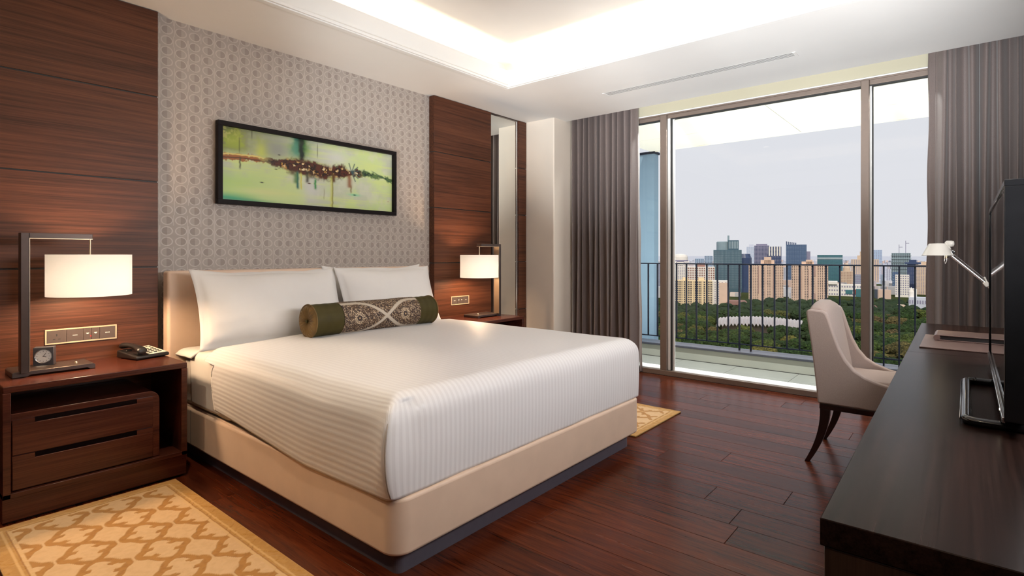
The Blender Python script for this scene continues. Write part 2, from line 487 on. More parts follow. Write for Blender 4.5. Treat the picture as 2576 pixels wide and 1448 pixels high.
# mullion pair (sliding door meeting the fixed leaf) and the right mullion
bx('mullion', MFRAME, (XW - .02, XW + .06, 2.302, 2.369, .0, 2.606), win, bevel=.004)
bx('door_stile', MFRAMEW, (XW + .004, XW + .05, 2.272, 2.300, .052, 2.570), win, bevel=.003)
bx('gasket', MBLACK, (XW + .012, XW + .05, 2.258, 2.272, .052, 2.570), win)
bx('edge_bead', MFRAMEW, (XW + .03, XW + .05, 2.238, 2.258, .052, 2.570), win, bevel=.002)
bx('mullion', MFRAME, (XW - .02, XW + .06, .594, .652, .0, 2.606), win, bevel=.004)
bx('edge_bead', MFRAMEW, (XW + .02, XW + .05, .582, .594, .052, 2.570), win, bevel=.002)
bx('gasket', MBLACK, (XW + .03, XW + .05, .572, .582, .052, 2.570), win)
for a, b in ((2.369, 3.39), (.652, 2.238), (Y0, .572)):
    bx('pane', MGLASS, (XW + .036, XW + .042, a, b, .052, 2.570), win)

# ================================================================== BALCONY
XR = 6.2
bal = struct(bx('floor_balcony', MTILE, (XW + .2, 6.10, Y0 - 2, 5.0, -.15, -.006)))
k = 0; yy = Y0 - 1.9
while yy < 4.9:
    for xa in (XW + .202, XW + .202 + .348):
        bx('tile', MTILE, (xa, xa + .345, yy, yy + .597, -.006, 0.0), bal, bevel=.001, seg=1)
    yy += .6
par = struct(bx('wall_parapet', MCONC, (6.10, 6.32, Y0 - 2, 5.0, -.4, .135)))
bx('cap', plain('slate_coping', (.065, .070, .095), .4), (6.085, 6.335, Y0 - 2, 5.0, .135, .160), par, bevel=.004)
bx('skirting_line', MVENTD, (6.096, 6.10, Y0 - 2, 5.0, .0, .006), par)

rail = thing('balcony_railing', 'dark steel balcony railing of thin vertical bars outside the window', 'railing', (XR, 1.5, .16))
bx('handrail', MRAIL, (XR - .02, XR + .02, Y0 - 1.6, 3.112, 1.095, 1.110), rail, bevel=.003)
bx('bottom_rail', MRAIL, (XR - .008, XR + .008, Y0 - 1.6, 3.112, .222, .234), rail)
barm = None
y = 3.106; k = 0
while y > Y0 - 1.5:
    post = k in (0, 10, 11, 21, 22)
    bx('post' if post else 'baluster', MRAIL, (XR - (.016 if post else .012), XR + (.016 if post else .012), y - .006, y + .006, .158 if post else .23, 1.096), rail)
    y -= .1195; k += 1

# soffit of the balcony above, its joints, and the fin
ZS = 2.75
soff = struct(bx('ceiling_balcony', MBLACK, (XW + .1, 7.60, Y0 - 4, 3.62, ZS + .004, ZS + .30)))
xs = [XW + .1, 6.80, 7.60]; ys = [3.62, 1.59, -.45, -2.4, -4.4]
for a, b in zip(xs[:-1], xs[1:]):
    for c, d in zip(ys[1:], ys[:-1]):
        bx('soffit_panel', MSOFF, (a + .003, b - .003, c + .003, d - .003, ZS - .004, ZS + .004), soff, bevel=.001, seg=1)
bx('fascia', MSOFF, (7.60, 7.63, Y0 - 4, 3.65, ZS - .01, ZS + .3), soff)
fin = struct(bx('wall_fin', MFIN, (7.60, 7.75, 3.57, 6.5, -12, ZS + .0)))
bx('fin_cap', MRAIL, (7.58, 7.77, 3.555, 6.5, ZS - .035, ZS - .002), fin)
for a in (3.9, 4.25, 4.6, 4.95): bx('cladding_joint', MRAIL, (7.594, 7.60, a, a + .006, -12, ZS - .04), fin)
# added linear uplight, unseen behind the parapet, to brighten the soffit
up = thing('added_soffit_uplight', 'added unseen uplight behind the balcony parapet, brightening the soffit', 'light', (6.42, 1.4, -.06))
bx('housing', MALU, (6.37, 6.47, -.9, 3.6, -.08, -.045), up)
st_ = thing('added_balcony_strip', 'added fill strip hidden along the balcony soffit above the window head', 'light', (5.41, 1.6, 2.745))  # housing of the added balcony fill
bx('housing', MALU, (5.375, 5.445, -.42, 3.61, 2.7415, 2.7458), st_)
area('added_soffit_fill', (6.42, 1.35, -.03), .06, 4.4, 0.0, (1.0, .95, .80), UP)  # added soffit fill, unseen below the parapet top
D.objects['added_soffit_fill'].data.energy = 120.0

# ================================================================== CITY
GZ = -60.0
def PX(px, Dp, py=None):
    """point at depth Dp (metres along the view axis from the room) under picture column px"""
    p = FW * Dp + RT * (Dp * (px - CX) / FPX)
    z = EYE - (py - CY) / FPX * Dp if py is not None else 0
    return Vector((p.x, p.y, z))
struct(bx('ground', plain('park_ground', (.045, .055, .022), 1.0, spec=0, var=.4, vs=.02), (120, 1400, -7000, 9000, GZ - 2, GZ)))
struct(bx('ground', plain('hazed_city_ground', (.50, .52, .60), 1.0, spec=0, var=.15, vs=.01), (1400, 40000, -30000, 40000, GZ - 2, GZ)))  # distance haze put into the pale ground colour

def bmat(name, c, rough=.8, spec=.2, metal=0.0, var=.05): return plain(name, c, rough, metal, spec, var=var, vs=.2)
BM = dict(pink=bmat('rose_beige_render', (.68, .50, .40)), pink2=bmat('rose_shade_render', (.40, .27, .24)),
          cream=bmat('cream_render', (.78, .62, .40)), white=bmat('white_render', (.80, .76, .72)),
          teal=bmat('teal_curtain_wall', (.055, .115, .160), .3, .6), blue=bmat('blue_curtain_wall', (.050, .095, .200), .3, .6),
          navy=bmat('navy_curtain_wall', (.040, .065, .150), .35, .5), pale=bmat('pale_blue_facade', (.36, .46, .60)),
          mauve=bmat('mauve_facade', (.27, .26, .37)), green=bmat('green_glass_facade', (.06, .18, .21), .3, .6),
          tan=bmat('tan_render', (.62, .48, .37)), win=bmat('dark_window_glass', (.045, .045, .065), .3, .5),
          wlt=bmat('floor_edge_pale', (.34, .42, .47)), wbl=bmat('window_blue', (.06, .09, .16), .3, .5), red=bmat('red_roof_tile', (.42, .09, .07)),
          conc=bmat('raw_concrete', (.25, .33, .38)), roof=bmat('grey_white_roof', (.52, .49, .50)), haze=bmat('hazed_facade', (.55, .58, .68)),  # last entry: distance haze put into a pale facade colour
          brown=bmat('brick_brown', (.30, .17, .15)))

FOOT = []
def facade(mb, w_, d_, z0, z1, nx, ny, fx, fz, sides=True, skip=None, e=.25):
    """rows of separate window boxes standing proud of the four faces (local frame, centred)"""
    dx = w_ / nx; dz = (z1 - z0) / ny
    for j in range(ny):
        za = z0 + dz * (j + (1 - fz) / 2); zb = za + dz * fz
        for i in range(nx):
            if skip and skip(i / nx, j / ny): continue
            xa = -w_ / 2 + dx * (i + (1 - fx) / 2); xb = xa + dx * fx
            mb.box(xa, xb, -d_ / 2 - e, -d_ / 2 + e, za, zb)
        if sides:
            ns = max(2, int(d_ / dx)); dy = d_ / ns
            for i in range(ns):
                ya = -d_ / 2 + dy * (i + (1 - fx) / 2); yb = ya + dy * fx
                mb.box(-w_ / 2 - e, -w_ / 2 + e, ya, yb, za, zb); mb.box(w_ / 2 - e, w_ / 2 + e, ya, yb, za, zb)

def tower(name, label, xa, xb, ytop, Dp, wall, win=None, nx=8, ny=20, fx=.5, fz=.5, deep=None, yaw=0.0, ybot=None,
          cat='building', extra=None, skip=None, group=None, nowin=0.0):
    """block spanning picture columns xa..xb at depth Dp; local x across the view, local -y towards the room"""
    cx = (xa + xb) / 2; c = PX(cx, Dp); w_ = (xb - xa) / FPX * Dp; d_ = deep or w_ * .8
    zt = EYE - (ytop - CY) / FPX * Dp; zb = EYE - (ybot - CY) / FPX * Dp if ybot else GZ
    zb = max(zb, GZ)
    ang = math.atan2(c.y, c.x) - PI / 2 + yaw
    t = thing(name, label, cat, (c.x, c.y, GZ), ang, group)
    off = Vector((math.cos(ang + PI / 2), math.sin(ang + PI / 2), 0)) * d_ / 2
    t.location = (c.x + off.x, c.y + off.y, GZ); bpy.context.view_layer.update()
    ww = w_ * math.cos(yaw) if yaw else w_
    FOOT.append((t.location.x, t.location.y, max(ww, d_) * .62 + 4))
    def P(mb, nm, mat):
        o = mb.build(nm, mat); o.parent = t; return o
    zt -= GZ; zb -= GZ
    body = MB().box(-ww / 2, ww / 2, -d_ / 2, d_ / 2, 0, zt); P(body, 'wall', wall)
    if win:
        m_ = MB(); facade(m_, ww, d_, zb + (zt - zb) * nowin, zt * .985, nx, ny, fx, fz, skip=skip)
        P(m_, 'window', win)['kind'] = 'stuff'
    if extra: extra(P, ww, d_, zt, zb)
    return t

def crown(h, f=.5, nm='roof_block', mat=None, n=1):
    def fn(P, ww, d_, zt, zb):
        m_ = MB()
        for i in range(n):
            m_.box(-ww * f / 2 * (1 - .35 * i), ww * f / 2 * (1 - .35 * i), -d_ * f / 2, d_ * f / 2, zt + h * i, zt + h * (i + 1))
        P(m_, nm, mat)
    return fn
def antenna(h, xs_, mat):
    def fn(P, ww, d_, zt, zb):
        for a in xs_: P(MB().box(ww * a - .5, ww * a + .5, -.5, .5, zt, zt + h), 'mast', mat)
    return fn
def slots(cols, mat, mat2=None, ridge=None):
    """dark strips with the shade of recessed shafts in their colour, and stepped roof of the rose-beige apartment towers"""
    def fn(P, ww, d_, zt, zb):
        for (a, b, za, zz) in cols:
            P(MB().box(ww * (a - .5), ww * (b - .5), -d_ / 2 - .5, -d_ / 2 + .6, zb + (zt - zb) * za, zb + (zt - zb) * zz), 'shaft_shade', mat)  # recess shade put into a darker copy of the render
        if ridge:
            m_ = MB()
            for a, b, h in ridge: m_.box(ww * (a - .5), ww * (b - .5), -d_ * .3, d_ * .3, zt - .5, zt + h)
            P(m_, 'roof_block', mat2)
        for i in range(5):   # projecting bays
            a = (.12, .32, .50, .68, .88)[i]
            P(MB().box(ww * (a - .5) - .7, ww * (a - .5) + .7, -d_ / 2 - 1.2, -d_ / 2 + .5, 0, zt - 1.0), 'bay', mat2)
    return fn

# far towers, distance haze put into their colours
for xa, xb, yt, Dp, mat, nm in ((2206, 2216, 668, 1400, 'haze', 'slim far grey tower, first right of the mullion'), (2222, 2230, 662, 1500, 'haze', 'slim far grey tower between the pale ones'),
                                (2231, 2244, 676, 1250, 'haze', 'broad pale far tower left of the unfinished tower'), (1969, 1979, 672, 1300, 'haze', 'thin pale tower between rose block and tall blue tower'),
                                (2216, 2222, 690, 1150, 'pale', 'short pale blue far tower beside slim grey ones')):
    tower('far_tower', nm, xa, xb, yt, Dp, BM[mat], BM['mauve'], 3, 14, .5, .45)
tower('office_tower', 'slim pale blue far tower standing alone right of the mullion', 2198, 2217, 628, 1900, BM['pale'], BM['mauve'], 4, 20, .6, .4)
tower('office_tower', 'smaller of two pale blue towers left of the big teal tower', 1749, 1770, 650, 1500, BM['pale'], BM['wbl'], 5, 14, .6, .5)
tower('office_tower', 'taller pale blue tower touching the big teal tower', 1773, 1792, 643, 1450, BM['pale'], BM['wbl'], 5, 16, .6, .5)
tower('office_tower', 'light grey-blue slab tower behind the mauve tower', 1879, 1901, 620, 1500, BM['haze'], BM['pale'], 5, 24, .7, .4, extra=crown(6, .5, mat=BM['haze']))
tower('office_tower', 'mauve flat-topped tower behind the first rose apartment block', 1899, 1933, 617, 1350, BM['mauve'], BM['navy'], 10, 26, .6, .5, extra=crown(4, .75, mat=BM['mauve']))
def fins_top(P, ww, d_, zt, zb):
    for i in range(5): P(MB().box(-ww / 2 + ww * (i + .2) / 5, -ww / 2 + ww * (i + .7) / 5, -d_ / 2 - .6, -d_ / 2 + .6, zt - 22, zt), 'crown_fin', BM['white'])
tower('office_tower', 'navy tower with white fins around its top', 1934, 1964, 620, 1300, BM['navy'], BM['mauve'], 8, 24, .5, .4, extra=fins_top)
def tall_blue(P, ww, d_, zt, zb):
    m_ = MB()
    for i in range(6): m_.box(-ww / 2 + ww * i * .09, -ww / 2 + ww * (i * .09 + .05), -d_ / 2, -d_ / 2 + 3, zt, zt + 7 - i * .6)
    P(m_, 'crown_fin', BM['navy'])
    P(MB().box(ww / 2, ww / 2 + 7, -d_ / 3, d_ / 3, 0, zt * .83), 'annex', BM['mauve'])
tower('office_tower', 'tall blue glass tower with a jagged crown, tallest of the skyline', 1980, 2026, 615, 1150, BM['blue'], BM['pale'], 12, 30, .75, .16, extra=tall_blue)
def teal_extra(P, ww, d_, zt, zb):
    m_ = MB(); m_.lathe([(ww * .24, zt), (ww * .24, zt + 13), (ww * .22, zt + 14)], (ww * -.16, 0, 0), 20); P(m_, 'round_crown', BM['conc'])
    P(MB().box(ww * .02, ww * .40, -d_ * .3, d_ * .3, zt, zt + 16), 'roof_block', BM['teal'])
    P(MB().box(ww * .0, ww * .07, -2, 2, zt + 14, zt + 24), 'mast', BM['conc'])
    wn = MB()
    for i in range(6): wn.box(ww * (.05 + .058 * i), ww * (.08 + .058 * i), -d_ * .3 - .4, -d_ * .3, zt + 2, zt + 14)
    P(wn, 'window', BM['wlt'])['kind'] = 'stuff'
tower('office_tower', 'broad dark teal tower with round crown and fine grid of windows', 1797, 1863, 628, 900, BM['teal'], BM['wlt'], 20, 36, .5, .3, extra=teal_extra, nowin=.1)
def navy_round(P, ww, d_, zt, zb):
    P(MB().lathe([(ww * .62, 0), (ww * .62, zt - 7), (ww * .45, zt)], (0, 0, 0), 24), 'round_shaft', BM['navy'])
tower('office_tower', 'navy round-shouldered tower joined to the broad teal tower', 1856, 1886, 638, 905, BM['navy'], None, extra=navy_round, deep=14)
# teal tower right, podium mall
tower('office_tower', 'green-teal glass tower with flat top, left of the domed block', 2060, 2115, 641, 1150, BM['green'], BM['blue'], 14, 24, .7, .25, extra=lambda P, ww, d_, zt, zb: P(MB().box(-ww / 2, ww / 2, -d_ / 2 - .8, -d_ / 2 + .5, zt - 9, zt - 5), 'parapet_band', BM['wlt']))
tower('apartment_tower', 'beige tower with stepped crown half hidden by the mullion', 2146, 2205, 652, 1250, BM['tan'], BM['mauve'], 12, 26, .45, .5, extra=crown(9, .55, mat=BM['tan'], n=2))
def dome(P, ww, d_, zt, zb):
    P(MB().lathe([(ww * .3, zt), (ww * .3, zt + 6), (ww * .22, zt + 12), (.4, zt + 17)], (0, 0, 0), 16), 'dome', BM['tan'])
tower('apartment_tower', 'beige block with a small domed roof beside the green-teal tower', 2117, 2143, 682, 1100, BM['tan'], BM['brown'], 8, 9, .45, .5, extra=dome)
tower('office_block', 'short slate-blue block just left of the mullion', 2150, 2166, 690, 950, BM['mauve'], BM['wlt'], 4, 7, .7, .3)
# white round topped and neighbours at the left
def wdome(P, ww, d_, zt, zb):
    P(MB().lathe([(ww * .44, zt - 6), (ww * .44, zt + 7), (ww * .40, zt + 10), (ww * .2, zt + 12), (.5, zt + 12.5)], (0, 0, 0), 28), 'round_crown', BM['white'])
    P(MB().lathe([(ww * .455, zt - 1), (ww * .455, zt + 2)], (0, 0, 0), 28), 'window_band', BM['mauve'])
tower('hotel_tower', 'white tower with a rounded drum top beside the window mullion', 1691, 1732, 657, 900, BM['white'], BM['mauve'], 9, 20, .55, .45, extra=wdome)
tower('apartment_tower', 'tan slab tower seen past the blue fin', 1640, 1655, 648, 1100, BM['tan'], BM['mauve'], 4, 22, .5, .5)
tower('office_block', 'grey tower between the blue fin and the mullion', 1656, 1668, 664, 1000, BM['mauve'], BM['wlt'], 4, 16, .5, .4)
tower('apartment_block', 'white and mauve balcony block behind the cream block', 1731, 1796, 671, 850, BM['white'], BM['brown'], 12, 12, .62, .62, extra=crown(6, .3, mat=BM['brown']))
def creamtop(P, ww, d_, zt, zb):
    m_ = MB()
    for a in (-.36, -.05, .28): m_.box(ww * a - 3, ww * a + 3, -d_ / 3, d_ / 3, zt, zt + 3)
    P(m_, 'roof_block', BM['cream'])
    for i in range(5): P(MB().box(-ww / 2 + ww * (i + .02) / 5 - .8, -ww / 2 + ww * (i + .02) / 5 + .8, -d_ / 2 - 1.3, -d_ / 2, 0, zt), 'pier', BM['cream'])
tower('apartment_block', 'broad cream block with deep gridded balconies behind the park trees', 1672, 1788, 705, 620, BM['cream'], BM['win'], 22, 12, .60, .58, extra=creamtop, ybot=772, deep=22)
tower('apartment_block', 'white end block with a rose side, right of the cream block', 1787, 1829, 706, 615, BM['white'], BM['mauve'], 5, 10, .3, .4, extra=lambda P, ww, d_, zt, zb: P(MB().box(ww * .02, ww / 2 + .6, -d_ / 2 - .8, d_ / 2, 0, zt - 2), 'rose_wing', BM['pink']), ybot=765, deep=22)
# the two rose towers
tower('apartment_tower', 'first rose-beige apartment tower, stepped roof, left of the tall blue tower', 1887, 1966, 664, 690, BM['pink'], BM['win'], 17, 24, .42, .42, ybot=762, deep=26,
      extra=slots([(.27, .33, .25, .95), (.70, .76, 0, 1.0), (.47, .50, 0, .9)], BM['pink2'], BM['pink'], [(.35, .75, 5), (.45, .66, 9)]))
tower('apartment_tower', 'second rose-beige apartment tower, behind the desk chair', 1996, 2077, 666, 660, BM['pink'], BM['win'], 17, 24, .42, .42, ybot=768, deep=26,
      extra=slots([(.22, .27, 0, .9), (.60, .70, .0, .30), (.61, .68, .72, 1.0), (.46, .50, .2, .9)], BM['pink2'], BM['pink'], [(.28, .62, 4), (.40, .58, 6)]))
# mall strip
def mall(P, ww, d_, zt, zb):
    P(MB().box(ww * .05, ww * .22, -d_ / 2 - 1, -d_ / 2, zt * .2, zt * .55), 'sign_band', BM['green'])
    P(MB().box(ww * .25, ww * .45, -d_ / 2 - 1, -d_ / 2, zt * .2, zt * .6), 'hoarding', BM['red'])
    P(MB().box(-ww * .5, -ww * .15, -d_ / 2 - 3, d_ / 2, zt, zt + 4), 'roof_block', BM['white'])
    P(MB().box(ww * .3, ww * .5, -d_ / 2 - 3, d_ / 2, 0, zt * .65), 'glass_wing', BM['green'])
tower('shopping_centre', 'long low white shopping centre with coloured hoardings before the teal tower', 2078, 2166, 715, 820, BM['white'], BM['mauve'], 16, 3, .5, .4, extra=mall, ybot=748, deep=24)
# right side cluster
def unfinished(P, ww, d_, zt, zb):
    m_ = MB()
    for i in range(9): m_.box(-ww * .55, ww * .55, -d_ * .55, d_ * .55, zt - 6 - i * 7, zt - 5 - i * 7)
    P(m_, 'floor_slab', BM['wlt'])['kind'] = 'stuff'
    for a, h in ((-.1, 18), (.25, 26)):
        c = MB().box(ww * a - .5, ww * a + .5, -.5, .5, zt, zt + h); c.box(ww * a - .4, ww * a + 6, -.3, .3, zt + h - 6, zt + h - 5)
        P(c, 'crane', BM['mauve'])
tower('unfinished_tower', 'unfinished concrete tower with two cranes on its roof', 2247, 2286, 636, 1150, BM['conc'], BM['win'], 9, 26, .5, .5, extra=unfinished)
tower('office_tower', 'slim blue building in front of the unfinished tower, left edge', 2246, 2258, 684, 1000, BM['blue'], BM['pale'], 3, 10, .6, .3)
tower('office_block', 'white block with large square windows in front of unfinished tower', 2255, 2284, 691, 800, BM['white'], BM['mauve'], 6, 9, .5, .5, ybot=742)
tower('office_tower', 'dark navy tower with a wide flat cap, near the right curtain', 2285, 2307, 664, 900, BM['navy'], BM['mauve'], 6, 20, .4, .3, extra=lambda P, ww, d_, zt, zb: P(MB().box(-ww * .75, ww * .75, -d_ * .6, d_ * .6, zt, zt + 3).box(-ww * .35, ww * .35, -d_ * .3, d_ * .3, zt + 3, zt + 7), 'cap_roof', BM['navy']))
tower('apartment_tower', 'tan apartment tower touching the right curtain', 2308, 2345, 666, 850, BM['tan'], BM['mauve'], 8, 20, .4, .5, extra=crown(5, .4, mat=BM['tan']))
tower('low_building', 'low grey-white building with a cupola before the tan tower', 2291, 2333, 748, 560, BM['haze'], BM['mauve'], 8, 2, .5, .4, extra=lambda P, ww, d_, zt, zb: P(MB().lathe([(2.4, zt), (2.4, zt + 5), (1.2, zt + 8), (.2, zt + 10)], (-ww * .38, 0, 0), 12), 'cupola', BM['white']), deep=14)
# red-roofed pavilions
def roofed(name, label, xa, xb, ytop, Dp, hroof, rm, wm):
    c = PX((xa + xb) / 2, Dp); w_ = (xb - xa) / FPX * Dp; zt = EYE - (ytop - CY) / FPX * Dp - GZ
    ang = math.atan2(c.y, c.x) - PI / 2
    t = thing(name, label, 'building', (c.x, c.y, GZ), ang)
    FOOT.append((c.x, c.y, w_ * .5))
    o = MB().box(-w_ / 2, w_ / 2, 0, 14, 0, zt - hroof).build('wall', wm); o.parent = t
    o = MB().prism([(-w_ / 2 - 1.5, zt - hroof), (w_ / 2 + 1.5, zt - hroof), (w_ / 2 - 3, zt), (-w_ / 2 + 3, zt)], -2, 16, 'y').build('roof', rm); o.parent = t
roofed('pavilion', 'long red-roofed pavilion among the trees right of the mullion', 2243, 2293, 792, 500, 4.5, BM['red'], BM['white'])
roofed('pavilion', 'dark red low roof below the broad teal tower', 1828, 1880, 757, 600, 4, BM['brown'], BM['brown'])
roofed('pavilion', 'small red-brown roof among trees beside the mullion', 2188, 2210, 771, 560, 3, BM['brown'], BM['tan'])
roofed('pavilion', 'small tan roof among trees under the white square-windowed block', 2252, 2280, 768, 570, 3, BM['tan'], BM['white'])

# arena with folded white roof
c0 = PX(1916, 428)
ang = math.atan2(c0.y, c0.x) - PI / 2
ar = thing('arena', 'low white arena with a zigzag folded roof edge among the trees', 'building', (c0.x, c0.y, GZ), ang)
m_ = MB(); W_ = 67.0
ztop = EYE - (797 - CY) / FPX * 446 - GZ
o = MB().box(-W_ / 2 + 4, W_ / 2 - 4, 4, 36, 0, ztop - 5).build('wall', BM['tan']); o.parent = ar
NZ = 26
V = []
for j, (yy, up_) in enumerate(((-3, -6.0), (2, -3.5), (18, 0.0), (34, -2), (40, -5))):
    row = []
    for i in range(NZ * 2 + 1):
        u = i / (NZ * 2); curve = (1 - (2 * u - 1) ** 2) * 2.6
        row.append(m_.bm.verts.new((-W_ / 2 + W_ * u, yy - (1 - abs(2 * u - 1)) * 4 * (1 if j < 2 else 0), ztop - 2.6 + up_ * .55 + curve + (1.1 if i % 2 else -1.1) * (1.0 if j < 2 else .5))))
    V.append(row)
for j in range(4):
    for i in range(NZ * 2): m_.bm.faces.new((V[j][i], V[j][i + 1], V[j + 1][i + 1], V[j + 1][i]))
o = m_.build('folded_roof', BM['roof']); o.parent = ar; sd = o.modifiers.new('t', 'SOLIDIFY'); sd.thickness = .5

# distant low-rise city (a texture of roofs too far to tell apart)
m_ = MB(); r2 = random.Random(11); cols = []
for i in range(1300):
    Dp = r2.uniform(760, 4200); px = r2.uniform(1500, 2800); p = PX(px, Dp); s = r2.uniform(8, 22)
    if any(math.hypot(p.x - a, p.y - b) < r_ + s * .7 for a, b, r_ in FOOT): continue
    FOOT.append((p.x, p.y, s * .7)) if Dp < 900 else None
    h = r2.uniform(5, 16) + (Dp > 1300) * r2.random() * 22
    a = r2.random() * .6; rot = Matrix.Rotation(a, 3, 'Z')
    m_.box(p.x - s / 2, p.x + s / 2, p.y - s / 2, p.y + s / 2, GZ, GZ + h, rot=rot)
def lowrise():
    t = NT('low_rise_rooftops', .9, 0, .1)
    wn = t.n('TexWhiteNoise'); wn.noise_dimensions = '3D'
    sn = t.n('VectorMath', op='SNAP'); t.l(t.n('NewGeometry').outputs['Position'], sn.inputs[0]); sn.inputs[1].default_value = (24, 24, 300)
    t.l(sn.outputs[0], wn.inputs['Vector'])
    t.col(t.ramp(wn.outputs['Value'], [(0, (.14, .16, .2)), (.35, (.62, .60, .62)), (.6, (.42, .45, .55)), (.8, (.60, .42, .34)), (1, (.8, .8, .8))]))
    return t.m
tag(m_.build('low_rise_rooftops', lowrise()), 'pale low-rise rooftops spread between the distant towers', 'buildings', kind='stuff')

# ------------------------------------------------ park trees
def leaf_mat():
    t = NT('tree_foliage', .9, 0, .15)
    oi = t.n('ObjectInfo').outputs['Random']
    base = t.ramp(oi, [(0.0, (.020, .042, .012)), (.25, (.035, .070, .014)), (.5, (.028, .055, .018)), (.7, (.060, .095, .018)), (.85, (.105, .120, .022)), (.93, (.110, .075, .035)), (1.0, (.17, .16, .03))])
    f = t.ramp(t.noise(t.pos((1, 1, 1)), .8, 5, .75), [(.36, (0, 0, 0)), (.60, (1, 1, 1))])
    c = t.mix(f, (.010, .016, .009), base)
    hs = t.n('HueSaturation'); t.l(c, hs.inputs['Color']); hs.inputs['Value'].default_value = 1.75; hs.inputs['Saturation'].default_value = .95
    t.col(hs.outputs[0])
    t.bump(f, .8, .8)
    return t.m
MLEAF = leaf_mat()
MBARK = plain('tree_bark', (.06, .04, .03), .9)
def crown_mesh(seed, blobs=9, sub=2):
    r = random.Random(seed); bm = bmesh.new()
    for b in range(blobs):
        a = r.random() * 2 * PI; rr = r.uniform(0, .42) if b else 0
        c = Vector((math.cos(a) * rr, math.sin(a) * rr, .55 + r.uniform(-.12, .2) * (1 if b else 0))); R_ = r.uniform(.20, .36) if b else .46
        q = bmesh.ops.create_icosphere(bm, subdivisions=sub, radius=R_)
        for vt in q['verts']:
            n_ = mn.noise(vt.co * 6 + Vector((seed * 3.1, b, 0))) * .30 + mn.noise(vt.co * 15 + Vector((b, seed, 1))) * .16 + mn.noise(vt.co * 34 + Vector((b, seed, 5))) * (.14 if sub > 2 else .05)
            vt.co = vt.co * (1 + n_); vt.co.z *= .8; vt.co += c
    me = D.meshes.new('tree_crown'); bm.to_mesh(me); bm.free(); me.materials.append(MLEAF)
    me.polygons.foreach_set('use_smooth', [False] * len(me.polygons))
    return me
CR = [crown_mesh(s) for s in range(7)]; CRN = [crown_mesh(s, 9, 4) for s in range(7)]
tk = MB().tube([(0, 0, -.05), (0, 0, .25), (.02, 0, .5)], [.035, .025, .015], 6); trk = tk.build('trunk', MBARK); TRM = trk.data; D.objects.remove(trk)
rt_ = random.Random(21); cand = []
tries = 0
while len(cand) < 1150 and tries < 40000:
    tries += 1
    Dp = math.sqrt(rt_.uniform(235 ** 2, 640 ** 2)); px = rt_.uniform(1500, 2950)
    p = PX(px, Dp); s = rt_.uniform(9, 15)
    if 372 < Dp < 480 and 1795 < px < 2036 and not (Dp < 388 and rt_.random() < .30): continue
    if Dp > 590 and 1650 < px < 1835: continue
    if 480 < Dp < 520 and 2236 < px < 2300: continue
    if 330 < Dp < 350 and 1960 < px < 2050: continue
    if any(math.hypot(p.x - a, p.y - b) < r_ + s * .30 for a, b, r_ in FOOT): continue
    if any((p - q).length < (s + sq) * .38 for _, q, sq, _ in cand): continue
    cand.append((Dp, p, s, px))
cand.sort(key=lambda c: c[0])
NIND = 280
near = [c for c in cand if 1590 < c[3] < 2345][:NIND]; nset = {id(c) for c in near}; farc = [c for c in cand if id(c) not in nset]; CRF = [crown_mesh(s + 20, 5, 2) for s in range(7)]
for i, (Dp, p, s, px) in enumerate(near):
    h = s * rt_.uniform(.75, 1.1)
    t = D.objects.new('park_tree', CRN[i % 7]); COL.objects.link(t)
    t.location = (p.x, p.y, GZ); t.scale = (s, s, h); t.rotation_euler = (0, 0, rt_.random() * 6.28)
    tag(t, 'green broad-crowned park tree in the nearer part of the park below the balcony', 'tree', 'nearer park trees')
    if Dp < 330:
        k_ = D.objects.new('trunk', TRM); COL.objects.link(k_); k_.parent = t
m_ = bmesh.new()
for i, (Dp, p, s, px) in enumerate(farc):
    n0 = len(m_.verts); m_.from_mesh(CRF[i % 7]); m_.verts.ensure_lookup_table()
    h = s * rt_.uniform(.75, 1.05); a = rt_.random() * 6.28; ca, sa = math.cos(a), math.sin(a)
    for vt in m_.verts[n0:]:
        x_, y_, z_ = vt.co; vt.co = (p.x + (x_ * ca - y_ * sa) * s, p.y + (x_ * sa + y_ * ca) * s, GZ + z_ * h)
me = D.meshes.new('forest'); m_.to_mesh(me); m_.free()
def far_leaf():
    t = NT('far_foliage', .9, 0, .1)
    f = t.noise(t.pos((.05, .05, .05)), 1, 2); g = t.noise(t.pos((1, 1, 1)), .9, 4, .7)
    c = t.ramp(f, [(.3, (.030, .060, .030)), (.5, (.055, .085, .035)), (.65, (.040, .065, .040)), (.8, (.10, .11, .04))])
    t.col(t.mix(g, (.012, .020, .014), c)); t.bump(g, .8, .8); return t.m
me.materials.append(far_leaf())
fo = D.objects.new('forest', me); COL.objects.link(fo)
tag(fo, 'dark green far tree cover of the park reaching the apartment blocks', 'trees', kind='stuff')

